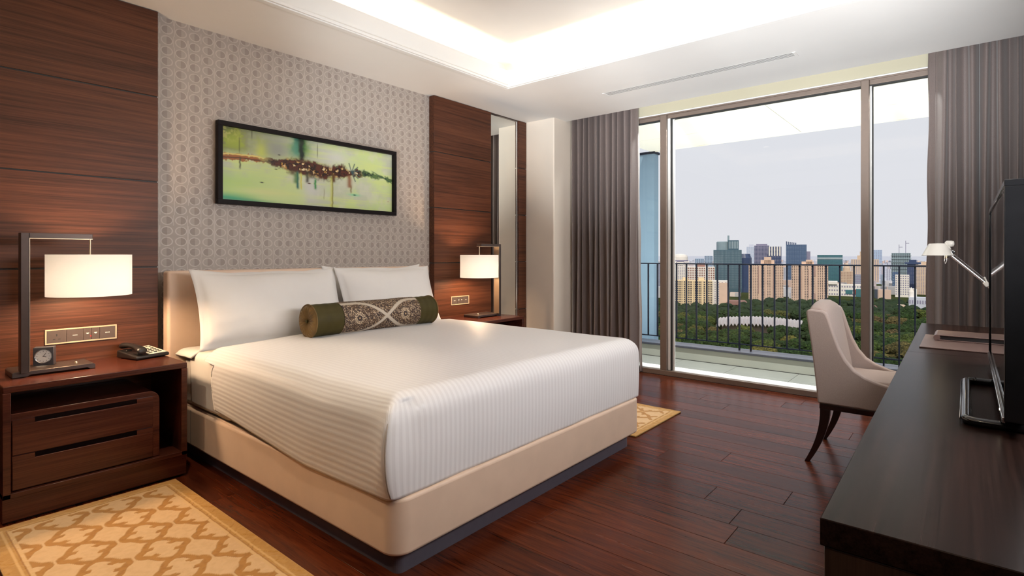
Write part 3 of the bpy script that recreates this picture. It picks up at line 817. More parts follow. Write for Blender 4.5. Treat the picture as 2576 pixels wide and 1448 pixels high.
# ================================================================== CURTAINS
def curtain(name, label, y0, y1, ya, yb, folds, seed, xc=5.100, amp=.054, z0=.012, z1=2.80):
    r = random.Random(seed); ph = [r.uniform(-.5, .5) for _ in range(folds + 3)]; am = [r.uniform(.6, 1.15) for _ in range(folds + 3)]
    NU, NV = folds * 14, 26
    def fn(u, v_):
        t = u * folds; i = int(min(t, folds - 1e-6)); f = t - i
        tt = t + .28 * math.sin(v_ * 3 + i * 2.3 + seed) * math.sin(PI * f) * (1 - v_ * .6)
        a = am[i] * (1 - f) + am[i + 1] * f
        x_ = xc + amp * a * (math.cos(2 * PI * tt) + .25 * math.cos(4 * PI * tt + ph[i])) * (.72 + .28 * (1 - v_))
        ytop = y0 + (y1 - y0) * u; ybot = ya + (yb - ya) * u
        s = (1 - v_) ** 1.5
        y_ = ytop * (1 - s) + ybot * s + .010 * math.sin(2 * PI * tt * 1.0 + ph[i] * 3)
        return Vector((x_, y_, z0 + (z1 - z0) * v_))
    mb = MB(); mb.grid(fn, NU, NV)
    o = mb.build(name, MCURT, smooth=True); sd = o.modifiers.new('t', 'SOLIDIFY'); sd.thickness = .002
    return tag(o, label, 'curtain')
cl = curtain('curtain', 'taupe pleated curtain hanging beside the pale corner column', 2.600, 3.385, 2.585, 3.385, 11, 4)
crt = curtain('curtain', 'taupe pleated curtain hanging behind the desk lamp', -.385, .165, -.385, .170, 7, 9)
def lining(nm, parent, ya, yb, yab, ybb, x_, mat):
    mb = MB()
    def fn(u, v_):
        s = (1 - v_) ** 1.3
        y_ = (ya + (yb - ya) * u) * (1 - s) + (yab + (ybb - yab) * u) * s
        return Vector((x_ + .012 * math.sin(u * 5 + v_ * 2), y_ + .004 * math.sin(v_ * 22), .012 + 2.79 * v_))
    mb.grid(fn, 8, 30)
    o = mb.build(nm, mat, smooth=True); o.parent = parent; sd = o.modifiers.new('t', 'SOLIDIFY'); sd.thickness = .002
    return o
tag(lining('lining', cl, 2.600, 2.625, 2.555, 2.575, 5.165, MLINING), 'pale lining edge')
tag(lining('lining', crt, .215, .120, .240, .125, 5.15, MCURT), 'flat leading hem of the curtain')

# ================================================================== CEILING VENT, DOWNLIGHTS
vent = thing('air_vent', 'long white linear air vent with dark slots in the ceiling by the window', 'vent', (4.40, 1.75, ZC))
bx('slot_shade_plate', MSLOTSHADE, (4.355, 4.448, .97, 2.53, ZC - .0016, ZC - .0002), vent)  # flat black plate, the slots' shade put into its colour
for k in range(5):
    xk = 4.352 + k * .0215
    bx('slat', MCEIL, (xk, xk + .0120, .965, 2.535, ZC - .0024, ZC - .0017), vent)
for a in (.950, 2.530): bx('end_cap', MWHITE, (4.350, 4.452, a, a + .02, ZC - .006, ZC - .001), vent)
for i, (x_, y_, e_, an) in enumerate(DOWN):
    zz = ZC if not (TX0 < x_ < TX1 and TY0 < y_ < TY1) else 3.0
    t = thing('downlight', ['recessed ceiling downlight above the rug by the near nightstand', 'added fill downlight out of view near the desk wall', 'added fill downlight out of view beside the bed wall'][i], 'light', (x_, y_, zz))
    MB().lathe([(.048, zz - .004), (.060, zz - .004), (.060, zz), (.048, zz)], (x_, y_, 0), 28, cap=False).build('bezel', MWHITE, t)
    MB().lathe([(.047, zz - .001), (.047, zz - .0005)], (x_, y_, 0), 24).build('diffuser', MDIFF, t)
    spot('downlight_lamp', (x_, y_, zz - .02), e_, (1.0, .80, .56), an, .5, .04)

lp = thing('added_ceiling_panel', 'added fill panel out of view in the ceiling at the near end', 'light', (-1.35, 1.75, ZC))  # frame around the added ceiling fill
bx('frame', MWHITE, (-2.42, -.08, .0, 3.44, ZC - .010, ZC - .0005), lp, bevel=.002)

dw = thing('added_wall_panel', 'added unseen fill panel on the wall above the desk', 'light', (2.45, -.39, 1.55))  # frame around the added wall fill
bx('frame', MWHITE, (1.48, 3.42, -.398, -.378, 1.22, 1.88), dw, bevel=.002)
fu = thing('added_floor_uplight', 'added uplight out of view at the entrance end, brightening the ceiling', 'light', (UPL[0] - .1, UPL[1], 0))  # stand for the added ceiling spots, never in view
MB().lathe([(.16, 0), (.16, .02), (.02, .03)], (UPL[0] - .25, UPL[1], 0), 24).build('base', MBLKM, fu)
MB().tube([(UPL[0] - .25, UPL[1], .02), (UPL[0] - .25, UPL[1], .38)], .012, 10).build('pole', MBLKM, fu)
MB().tube([(UPL[0] - .36, UPL[1], .28), (UPL[0] - .22, UPL[1], .36)], .10, 20).build('housing', MBLKM, fu)

# ================================================================== NIGHTSTANDS
def nightstand(x0, label, flip=False):
    """open case with a two-drawer box set low inside; x0 is its left side"""
    W, yf, yb, H = .742, 3.262, 3.758, .618
    t = thing('nightstand', label, 'nightstand', (x0 + W / 2, 3.51, 0))
    def X(a, b): return (x0 + a, x0 + b) if not flip else (x0 + W - b, x0 + W - a)
    bx('top', MNS, (*X(0, W), yf, yb, H - .030, H), t, bevel=.004)
    bx('side', MNS, (*X(0, .028), yf, yb, .118, H - .030), t, bevel=.002)
    bx('side', MNS, (*X(W - .028, W), yf, yb, .118, H - .030), t, bevel=.002)
    bx('bottom', MNS, (*X(0, W), yf, yb, .118, .140), t, bevel=.002)
    bx('back', MNS, (*X(.028, W - .028), yb - .02, yb, .140, H - .030), t)
    bx('plinth', MNS, (*X(.0, W), yf + .012, yb, .012, .117), t, bevel=.002)
    bx('toe', MBLACK, (*X(.02, W - .02), yf + .04, yb, 0, .012), t)
    # drawer carcase with rounded upper corner
    r = .05; a0, a1, zt = .030, .618, .488
    pts = [(a0, .141), (a1, .141), (a1, zt - r)] + [(a1 - r + r * math.cos(q * PI / 16), zt - r + r * math.sin(q * PI / 16)) for q in range(1, 8)] + [(a1 - r, zt), (a0, zt)]
    pts = [(x0 + (p[0] if not flip else W - p[0]), p[1]) for p in pts]
    MB().prism(pts, yf + .026, yb - .03, 'y').build('drawer_box', MNS, t, bevel=.003)
    for (z0, z1) in ((.303, .460), (.146, .299)):
        d = bx('drawer', MNS, (*X(a0 + .004, a1 - .034), yf + .016, yf + .026, z0, z1 - .022), t, bevel=.002)
        # a long finger slot is left between two upper pieces of the front
        bx('front_rail', MNS, (*X(a0 + .004, .112), yf + .016, yf + .026, z1 - .022, z1), d)
        bx('front_rail', MNS, (*X(.512, a1 - .034), yf + .016, yf + .026, z1 - .022, z1), d)
        bx('slot_shade_strip', MSLOTSHADE, (*X(.112, .512), yf + .0255, yf + .0262, z1 - .022, z1), d)  # black strip carrying the slot's shade in its colour
    return t
nightstand(.413, 'dark mahogany nightstand left of the bed, with telephone and clock on it')
nightstand(3.362, 'dark mahogany nightstand between the bed and the corner column', flip=True)

# ================================================================== TABLE LAMPS
def table_lamp(label, xc, flip=False):
    s = -1 if flip else 1
    t = thing('table_lamp', label, 'lamp', (xc, 3.52, .618))
    def X(a, b):
        p, q = xc + s * a, xc + s * b; return (min(p, q), max(p, q))
    # arched slab base
    pts = [(-.300, .619), (-.245, .619), (-.232, .627), (-.012, .627), (.0, .619), (.022, .619), (.022, .640), (.014, .646), (-.292, .646), (-.300, .640)]
    MB().prism([(xc + s * p[0], p[1]) for p in pts], 3.455, 3.640, 'y').build('base', MBRONZE, t, bevel=.002)
    bx('post', MBRONZE, (*X(-.272, -.242), 3.430, 3.490, .640, 1.308), t, bevel=.0015)
    bx('arm', MBRONZE, (*X(-.2415, .004), 3.430, 3.490, 1.284, 1.308), t, bevel=.0015)
    bx('edge_strip', MBRASS, (*X(-.2415, -.239), 3.428, 3.4925, .646, 1.2835), t)
    bx('edge_strip', MBRASS, (*X(-.239, .004), 3.428, 3.4925, 1.281, 1.2838), t)
    MB().tube([(xc, 3.46, 1.284), (xc, 3.46, 1.12)], .0045, 10).build('rod', MBRASS, t, smooth=True, sharp=60)
    MB().tube([(xc, 3.46, 1.148), (xc, 3.46, 1.10)], .016, 14).build('lamp_holder', MBRONZE, t, smooth=True, sharp=60)
    MB().lathe([(.002, 1.100), (.018, 1.092), (.028, 1.07), (.029, 1.05), (.018, 1.030), (.002, 1.022)], (xc, 3.46, 0), 20, cap=False).build('bulb', MBULB, t, smooth=True)
    sh = MB(); sh.lathe([(.1775, .996), (.1775, 1.204)], (xc, 3.46, 0), 72, cap=False)
    bmesh.ops.remove_doubles(sh.bm, verts=sh.bm.verts, dist=1e-5)
    sh.build('lamp_shade', MSHADE, t, smooth=True, sharp=50)
    sp = MB()
    for a in (0, 2 * PI / 3, 4 * PI / 3): sp.tube([(xc, 3.46, 1.198), (xc + .176 * math.cos(a), 3.46 + .176 * math.sin(a), 1.198)], .0018, 6)
    sp.build('shade_spider', MBRASS, t)
    MB().lathe([(.008, .646), (.008, .652), (.004, .656)], (xc - s * .045, 3.52, 0), 14).build('switch', MBRASS, t, smooth=True, sharp=50)
    l_ = light('lamp_bulb_light', 'POINT', (xc, 3.46, 1.06), 66.0, (1.0, .67, .40), shadow_soft_size=.040)
    return t
table_lamp('bronze cantilever lamp with white drum shade on the nightstand beside the telephone', .770)
table_lamp('bronze cantilever lamp with white drum shade on the nightstand beside the mirror', 3.688, flip=True)

# ================================================================== ALARM CLOCK
ck = thing('alarm_clock', 'small square charcoal clock with round white dial on the lamp base', 'clock', (.615, 3.60, .646))
A = math.radians(-22)
rc = Matrix.Rotation(A, 4, 'Z'); Tm = Matrix.Translation((.606, 3.560, .6465)) @ rc
def ckb(mb, nm, mat, smooth=False, bevel=0.0):
    o = mb.build(nm, mat, smooth=smooth, bevel=bevel, sharp=50 if smooth else None)
    o.parent = ck; o.matrix_parent_inverse = ck.matrix_basis.inverted(); o.matrix_basis = Tm; return o
ckb(MB().box(-.040, .040, -.018, .030, .004, .094), 'case', MCLOCKB, bevel=.002)
ckb(MB().box(-.042, .042, -.021, .030, .0, .004), 'foot_strip', MCHROME)
ckb(MB().lathe([(.031, -.019), (.034, -.022), (.034, -.018), (.031, -.018)], (0, 0, .050), 36, 'y', cap=False), 'rim', MCHROME, True)
ckb(MB().lathe([(.0305, -.0195), (.0305, -.0185)], (0, 0, .050), 36, 'y'), 'dial', MCLOCKF)
tk = MB()
for h in range(12):
    a = h * PI / 6; r0, r1 = .0225, .027
    tk.box(-.0008, .0008, -.0203, -.0195, .050 + r0, .050 + r1, rot=Matrix.Rotation(a, 3, 'Y'), org=(0, -.02, .050))
ckb(tk, 'hour_mark', MBLKM)
ckb(MB().box(-.001, .001, -.0208, -.0200, .047, .068, rot=Matrix.Rotation(.6, 3, 'Y'), org=(0, -.02, .050)), 'minute_hand', MBLKM)
ckb(MB().box(-.0012, .0012, -.0213, -.0206, .048, .063, rot=Matrix.Rotation(1.9, 3, 'Y'), org=(0, -.02, .050)), 'hour_hand', MBLKM)

# ================================================================== TELEPHONE
ph = thing('telephone', 'black desk telephone with cream keypad on the nightstand', 'telephone', (1.055, 3.63, .618), math.radians(14))
def phb(mb, nm, mat, smooth=False, bevel=0.0, par=None, seg=2):
    o = mb.build(nm, mat, smooth=smooth, bevel=bevel, sharp=50 if smooth else None, seg=seg); o.parent = par or ph; return o
phb(MB().prism([(-.100, .004), (.100, .004), (.100, .030), (-.100, .052)], -.088, .088, 'x').__class__().prism([(-.095, .004), (.092, .004), (.092, .046), (-.095, .022)], -.092, .092, 'x'), 'base', MBLKM, bevel=.007, seg=3)
for a in (-.07, .07):
    for b in (-.07, .07): phb(MB().lathe([(.008, 0), (.008, .004)], (a, b, 0), 10), 'rubber_foot', MBLACK)
kp = phb(MB().prism([(-.086, .026), (.084, .049), (.084, .0475), (-.086, .0245)], -.018, .082, 'x'), 'keypad', MKEYP)
for r_ in range(4):
    for c_ in range(3):
        yk = -.062 + r_ * .026; xk = .004 + c_ * .026; zk = .026 + (yk + .086) * .023 / .17
        k_ = MB().box(xk - .008, xk + .008, yk - .006, yk + .006, zk, zk + .004).build('key', MBLKM, bevel=.001, seg=1); k_.parent = kp
kk = MB()
for c_ in range(5): kk.box(-.008 + c_ * .018, .001 + c_ * .018, .052, .060, .045, .0485)
phb(kk, 'memory_key', MBLKM, par=kp)
phb(MB().box(-.072, -.040, -.070, -.030, .026, .040), 'cradle', MBLKM, bevel=.004)
phb(MB().box(-.072, -.040, .035, .075, .036, .048), 'cradle', MBLKM, bevel=.004)
hs = MB()
prof = [(-.098, .046, .020), (-.085, .053, .026), (-.065, .060, .022), (-.035, .068, .0165), (0, .071, .016), (.035, .072, .0165), (.065, .070, .022), (.085, .067, .026), (.098, .062, .020)]
rings = []
for (yy, zz, rr) in prof:
    rings.append([hs.bm.verts.new((-.056 + rr * 1.15 * math.cos(2 * PI * k / 16), yy, zz + rr * .72 * math.sin(2 * PI * k / 16))) for k in range(16)])
for a in range(len(rings) - 1):
    for k in range(16): hs.bm.faces.new((rings[a][k], rings[a][(k + 1) % 16], rings[a + 1][(k + 1) % 16], rings[a + 1][k]))
hs.bm.faces.new(rings[0]); hs.bm.faces.new(rings[-1])
o = phb(hs, 'handset', MBLKM, True); ss = o.modifiers.new('s', 'SUBSURF'); ss.levels = 1; ss.render_levels = 2
phb(MB().box(.020, .060, -.092, -.0905, .010, .016), 'maker_plate', MALU)

# ================================================================== SWITCH PLATES
def plate(label, x0, x1, z0, z1, mods):
    t = thing('switch_plate', label, 'switch', ((x0 + x1) / 2, YP, (z0 + z1) / 2))
    y1 = YP; y0 = YP - .007
    fr = MB(); b = .0075
    fr.box(x0, x1, y0, y1, z1 - b, z1); fr.box(x0, x1, y0, y1, z0, z0 + b); fr.box(x0, x0 + b, y0, y1, z0 + b, z1 - b); fr.box(x1 - b, x1, y0, y1, z0 + b, z1 - b)
    fr.build('frame', MFRAMEG, t, bevel=.001, seg=1)
    xa = x0 + b; tot = sum(w_ for w_, _ in mods); span = x1 - x0 - 2 * b
    for w_, kind in mods:
        xb = xa + span * w_ / tot
        p = bx('socket' if kind == 'socket' else 'rocker', MSWITCH, (xa + .0006, xb - .0006, y0 + .002, y1, z0 + b, z1 - b), t, bevel=.0008, seg=1)
        xc, zc = (xa + xb) / 2, (z0 + z1) / 2; yy = y0 + .002
        if kind == 'socket':
            bx('hole', MBLACK, (xc - .0025, xc + .0025, yy - .0006, yy + .001, zc + .002, zc + .014), p)
            bx('hole', MBLACK, (xc - .016, xc - .006, yy - .0006, yy + .001, zc - .016, zc - .012), p)
            bx('hole', MBLACK, (xc + .006, xc + .016, yy - .0006, yy + .001, zc - .016, zc - .012), p)
        else:
            mk = MB()
            if kind == 'text': 
                for q in range(4): mk.box(xc - .010 + q * .0055, xc - .0065 + q * .0055, yy - .0006, yy + .001, zc - .002, zc + .002)
            else:
                mk.box(xc - .007, xc + .007, yy - .0006, yy + .001, zc + .004, zc + .007); mk.box(xc - .004, xc + .004, yy - .0006, yy + .001, zc + .000, zc + .004)
            mk.build('printed_mark', MWMARK, p)
        if kind == 'icon_red':
            MB().lathe([(.0035, yy - .001), (.0035, yy + .001)], (xb - .004, 0, zc - .012), 12, 'y').build('indicator', MRED, p)
        xa = xb
plate('long switch and socket plate on the wood wall above the telephone', .641, .960, .723, .804, [(1.3, 'socket'), (1.15, 'text'), (.58, 'icon_red'), (.56, 'icon'), (1.15, 'text')])
plate('short switch plate on the wood wall behind the nightstand beside the mirror', 3.612, 3.855, .726, .809, [(1, 'text'), (.5, 'icon'), (.5, 'icon'), (1, 'text')])

# ================================================================== MIRROR
mi = thing('mirror', 'tall narrow mirror between the two dark wood wall panels', 'mirror', (4.41, 3.79, .1))
bx('mirror_glass', MMIRROR, (4.188, 4.634, 3.786, 3.794, .10, 2.664), mi)
bx('backing', MBLACK, (4.186, 4.638, 3.794, YW, .10, 2.670), mi)
bx('edge_trim', MALU, (4.630, 4.6385, 3.778, 3.794, .10, 2.670), mi)
bx('edge_trim', MBRONZE, (4.186, 4.638, 3.772, 3.794, 2.664, 2.6755), mi)

# ================================================================== PICTURE
ax0, ax1, az0, az1 = 1.520, 2.980, 1.542, 2.092
pic = thing('framed_picture', 'wide green abstract painting in a thin black frame above the headboard', 'picture', ((ax0 + ax1) / 2, YW, (az0 + az1) / 2))
fb = .030
fr = MB(); fy0, fy1 = 3.770, 3.815
fr.box(ax0, ax1, fy0, fy1, az1 - fb, az1).box(ax0, ax1, fy0, fy1, az0, az0 + fb).box(ax0, ax0 + fb, fy0, fy1, az0 + fb, az1 - fb).box(ax1 - fb, ax1, fy0, fy1, az0 + fb, az1 - fb)
fr.build('frame', MARTF, pic, bevel=.001, seg=1)
bx('backing', MARTF, (ax0 + .02, ax1 - .02, 3.806, YW, az0 + .02, az1 - .02), pic)

def set_print(me, rgb):
    at = me.color_attributes.new('print', 'FLOAT_COLOR', 'POINT')
    a = np.ones((len(me.vertices), 4), dtype=np.float32); a[:, :3] = rgb
    at.data.foreach_set('color', a.ravel())
def fbm(u, v_, seed, octs=4):
    rs = np.random.RandomState(seed); out = np.zeros_like(u); amp = 1.0; f = 1.0; tot = 0
    for _ in range(octs):
        g = rs.rand(64, 64); x_ = (u * f) % 64; y_ = (v_ * f) % 64
        i = np.floor(x_).astype(int) % 64; j = np.floor(y_).astype(int) % 64; fx = x_ - np.floor(x_); fy = y_ - np.floor(y_)
        fx = fx * fx * (3 - 2 * fx); fy = fy * fy * (3 - 2 * fy); i1 = (i + 1) % 64; j1 = (j + 1) % 64
        out += amp * (g[i, j] * (1 - fx) * (1 - fy) + g[i1, j] * fx * (1 - fy) + g[i, j1] * (1 - fx) * fy + g[i1, j1] * fx * fy)
        tot += amp; amp *= .55; f *= 2.1
    return out / tot
def S(a, b, x_): t = np.clip((x_ - a) / (b - a), 0, 1); return t * t * (3 - 2 * t)
def plane_grid(x0, x1, z0, z1, nu, nv, mk):
    mb = MB(); mb.grid(lambda a, b: mk(x0 + (x1 - x0) * a, z0 + (z1 - z0) * b), nu, nv); return mb
NU, NV = 460, 170
pm = plane_grid(ax0 + fb, ax1 - fb, az0 + fb, az1 - fb, NU, NV, lambda a, b: Vector((a, 3.800, b)))
po = pm.build('canvas', MARTP, pic)
co = np.empty(len(po.data.vertices) * 3); po.data.vertices.foreach_get('co', co); co = co.reshape(-1, 3)
u = (co[:, 0] - ax0 - fb) / (ax1 - ax0 - 2 * fb); vv = (co[:, 2] - az0 - fb) / (az1 - az0 - 2 * fb)
asp = 2.85
n1 = fbm(u * 6, vv * 2.5, 1); n2 = fbm(u * 14, vv * 5, 2); n3 = fbm(u * 60, vv * 22, 3, 3); n4 = fbm(u * 4, vv * 26, 5, 3); n5 = fbm(u * 70, vv * 5, 6, 3)
C = lambda *c: np.array(lin(c))
img = np.outer(np.ones(len(u)), C(196, 214, 150))
def lay(m_, c):
    global img
    m_ = np.clip(m_, 0, 1)[:, None]; img = img * (1 - m_) + m_ * C(*c)
lay(S(.40, .62, n1) * .8, (188, 192, 178)); lay(S(.45, .7, n4) * .6, (204, 218, 138)); lay(S(.5, .75, n2) * .5, (208, 210, 190))
lay(S(.45, 0, u) * S(.55, .75, vv) * (.5 + n2) , (118, 128, 78)); lay(S(.30, .05, u) * S(.45, .62, n2) * S(.6, .8, vv), (150, 168, 62))
lay(np.exp(-((u - .27) / .07) ** 2 - ((vv - .80) / .16) ** 2) * .9, (142, 148, 142)); lay(np.exp(-((u - .19) / .03) ** 2 - ((vv - .72) / .14) ** 2) * .8, (192, 205, 96))
lay(np.exp(-((u - .62) / .08) ** 2 - ((vv - .80) / .13) ** 2) * .8, (206, 206, 206)); lay(np.exp(-((u - .46) / .05) ** 2 - ((vv - .25) / .2) ** 2) * .7, (205, 204, 206))
lay(S(.32, .0, u) * S(.55, .25, vv) * .8, (168, 206, 112)); lay(np.exp(-((u - .22) / .12) ** 2 - ((vv - .15) / .05) ** 2), (205, 214, 148))
lay(S(.14, .0, vv) * S(.24, .02, u) * 1.2, (30, 160, 112)); lay(S(.06, .0, vv) * S(.35, .1, u) * .9, (70, 150, 110))
lay(S(.12, .0, u) * S(.75, .95, vv) * S(.45, .6, n3), (205, 205, 110)); lay(S(.14, .0, u) * S(.8, 1, vv) * .5, (70, 75, 40))
# green plume
px_ = u - .405 + (n2 - .5) * .05
lay(np.exp(-(px_ / .055) ** 2) * S(.62, .9, vv) * S(.25, .6, n2 + .2) * 1.1, (62, 118, 40)); lay(np.exp(-((px_ + .03) / .03) ** 2) * S(.66, .8, vv) * .9, (70, 140, 122))
lay(np.exp(-(px_ / .016) ** 2) * S(.58, .72, vv) * 1.2, (10, 34, 28)); lay(np.exp(-(px_ / .028) ** 2) * S(.88, .98, vv) * 1.1, (16, 40, 18))
for a, b in ((.50, .72), (.085, .62), (.145, .84)): lay(np.exp(-((u - a) / .003) ** 2) * S(b, b + .1, vv) * S(b + .3, b + .2, vv) * .7, (60, 66, 34))
# central band
vc = .585 + .02 * np.sin(u * 9) - .05 * S(.72, 1, u); wd = .018 + .075 * np.exp(-((u - .47) / .20) ** 4) + .03 * np.exp(-((u - .7) / .08) ** 2)
d_ = (np.abs(vv - vc) + (n2 - .5) * .12 + (n3 - .5) * .10) / wd
left = S(.26, .16, u)
lay((1 - S(.6, 1.7, d_)) * left, (150, 92, 40)); lay((1 - S(.2, .8, np.abs(vv - vc - .03 + .06 * (n2 - .5)) / .02)) * left, (222, 200, 120)); lay((1 - S(.2, .9, np.abs(vv - vc + .015 + .06 * (n2 - .5)) / .015)) * left, (80, 40, 18))
mid = S(.18, .26, u) * S(.82, .76, u)
lay((1 - S(.7, 1.6, d_)) * mid, (78, 34, 18)); lay((1 - S(.5, 1.15, d_)) * mid * S(.36, .52, n3), (26, 8, 8)); lay((1 - S(.7, 1.9, d_)) * mid * S(.60, .68, n3), (176, 128, 60)); lay((1 - S(.7, 1.3, d_)) * mid * S(.70, .76, n3), (226, 214, 176))
rg = S(.76, .80, u); dr = (np.abs(vv - vc - .02) + (n2 - .5) * .10 + (n3 - .5) * .09) / .035
lay((1 - S(.5, 1.6, dr)) * rg * .9, (48, 86, 44)); lay((1 - S(.3, .9, dr)) * rg * S(.45, .6, n3), (22, 46, 38))
lay(np.exp(-((vv - (.66 - (u - .86) * 1.1)) / .010) ** 2) * S(.84, .87, u) * .8, (40, 80, 62))
# star burst of blades
for a in (-1.1, -.6, -.2, .3, .7, 1.2, 1.9):
    du = (u - .715) * asp; dv = vv - .60; q = du * math.cos(a) + dv * math.sin(a); p_ = -du * math.sin(a) + dv * math.cos(a)
    lay(np.exp(-(p_ / .010) ** 2) * (q > 0) * (q < .16) * .9, (44, 78, 84))
# drips
def drip(uc, v0, v1, wd_, c, s_=1.0):
    lay(np.exp(-((u - uc + (n4 - .5) * .006) / wd_) ** 2) * S(v0, v0 + .05, vv) * S(v1 + .02, v1 - .05, vv) * s_, c)
drip(.592, -.1, .56, .0045, (96, 84, 26)); drip(.585, -.1, .5, .009, (198, 200, 90), .6); drip(.600, .38, .56, .010, (84, 50, 22)); drip(.385, .22, .52, .008, (34, 96, 92)); drip(.375, .3, .5, .014, (56, 110, 60), .8)
drip(.405, .22, .5, .004, (200, 190, 60), .9); drip(.487, .24, .44, .007, (34, 130, 60)); drip(.462, .4, .54, .02, (70, 50, 26), .7); drip(.70, .32, .56, .016, (132, 76, 44), .9); drip(.71, .24, .4, .005, (110, 70, 40), .8)
drip(.088, .42, .62, .004, (48, 56, 22)); drip(.44, .33, .56, .010, (46, 40, 26), .9); drip(.355, .42, .56, .018, (70, 40, 24), .8); drip(.54, .1, .3, .003, (120, 110, 60), .5)
for a, b, r_, c, hc in ((.195, .285, .012, (20, 26, 12), None), (.285, .715, .009, (38, 44, 24), None), (.268, .50, .010, (26, 34, 16), None), (.735, .235, .012, (6, 40, 22), (104, 200, 160)), (.452, .345, .012, (70, 30, 20), None), (.972, .175, .006, (150, 90, 70), None), (.62, .665, .008, (30, 50, 34), None), (.665, .66, .006, (30, 50, 34), None), (.83, .62, .012, (20, 36, 26), None)):
    du = (u - a) * asp; dv = (vv - b) * 1.6
    if hc: lay(np.exp(-(du / .10) ** 2 - (dv / .03) ** 2) * .8, hc)
    lay(np.exp(-(du / (r_ * 1.9)) ** 2 - (dv / r_) ** 2) * 1.6, c)
img *= 1.04
set_print(po.data, img)

# ================================================================== BED
bed = thing('bed', 'king size bed frame in champagne leather with low plain headboard', 'bed', (2.225, 2.6, 0))
BX0, BX1, BYF, BYH = 1.250, 3.192, 1.588, 3.680
def rrect(x0, x1, y0, y1, r, n=8, corners=(1, 1, 1, 1)):
    pts = []
    for (cx, cy, a0, on) in ((x1 - r, y1 - r, 0, corners[0]), (x0 + r, y1 - r, 90, corners[1]), (x0 + r, y0 + r, 180, corners[2]), (x1 - r, y0 + r, 270, corners[3])):
        if on:
            for q in range(n + 1):
                a = math.radians(a0 + 90 * q / n); pts.append((cx + r * math.cos(a), cy + r * math.sin(a)))
        else:
            pts.append((x1 if a0 in (0, 270) else x0, y1 if a0 in (0, 90) else y0))
    return pts
m_ = MB().prism(rrect(BX0, BX1, BYF, BYH, .075, 10, (0, 0, 1, 1)), .088, .304, 'z')
m_.build('base', MLEATH, bed, bevel=.014, seg=4)
MB().prism(rrect(BX0 + .05, BX1 - .07, BYF + .050, BYH, .03, 6, (0, 0, 1, 1)), .0, .088, 'z').build('plinth', MPLINTH, bed)
hb = MB().box(1.196, 3.270, 3.680, 3.765, .04, 1.106).build('headboard', MLEATH, bed, bevel=.016, seg=4)
# piping seam along the base top, and side seam near the head
ps = [(x_, y_, .297) for x_, y_ in rrect(BX0 + .022, BX1 - .022, BYF + .022, BYH, .06, 10, (0, 0, 1, 1))][2:]
# (open run: down the near side, around the foot, up the far side)
ps = [(BX0 + .022, 3.66, .302)] + [(x_, y_, .302) for x_, y_, _ in ps] + [(BX1 - .022, 3.66, .302)]
MB().tube(ps, .008, 8).build('piping', MLEATH, bed, smooth=True)
bx('side_seam', MPLINTH, (BX0 - .0006, BX0 + .002, 3.478, 3.481, .095, .296), bed)

# mattress
mat_ = MB().prism(rrect(1.275, 3.168, 1.640, 3.672, .06, 6), .306, .610, 'z').build('mattress', MMATT, bevel=.03, seg=3)
tag(mat_, 'thick mattress showing its end between headboard and sheet', 'mattress')

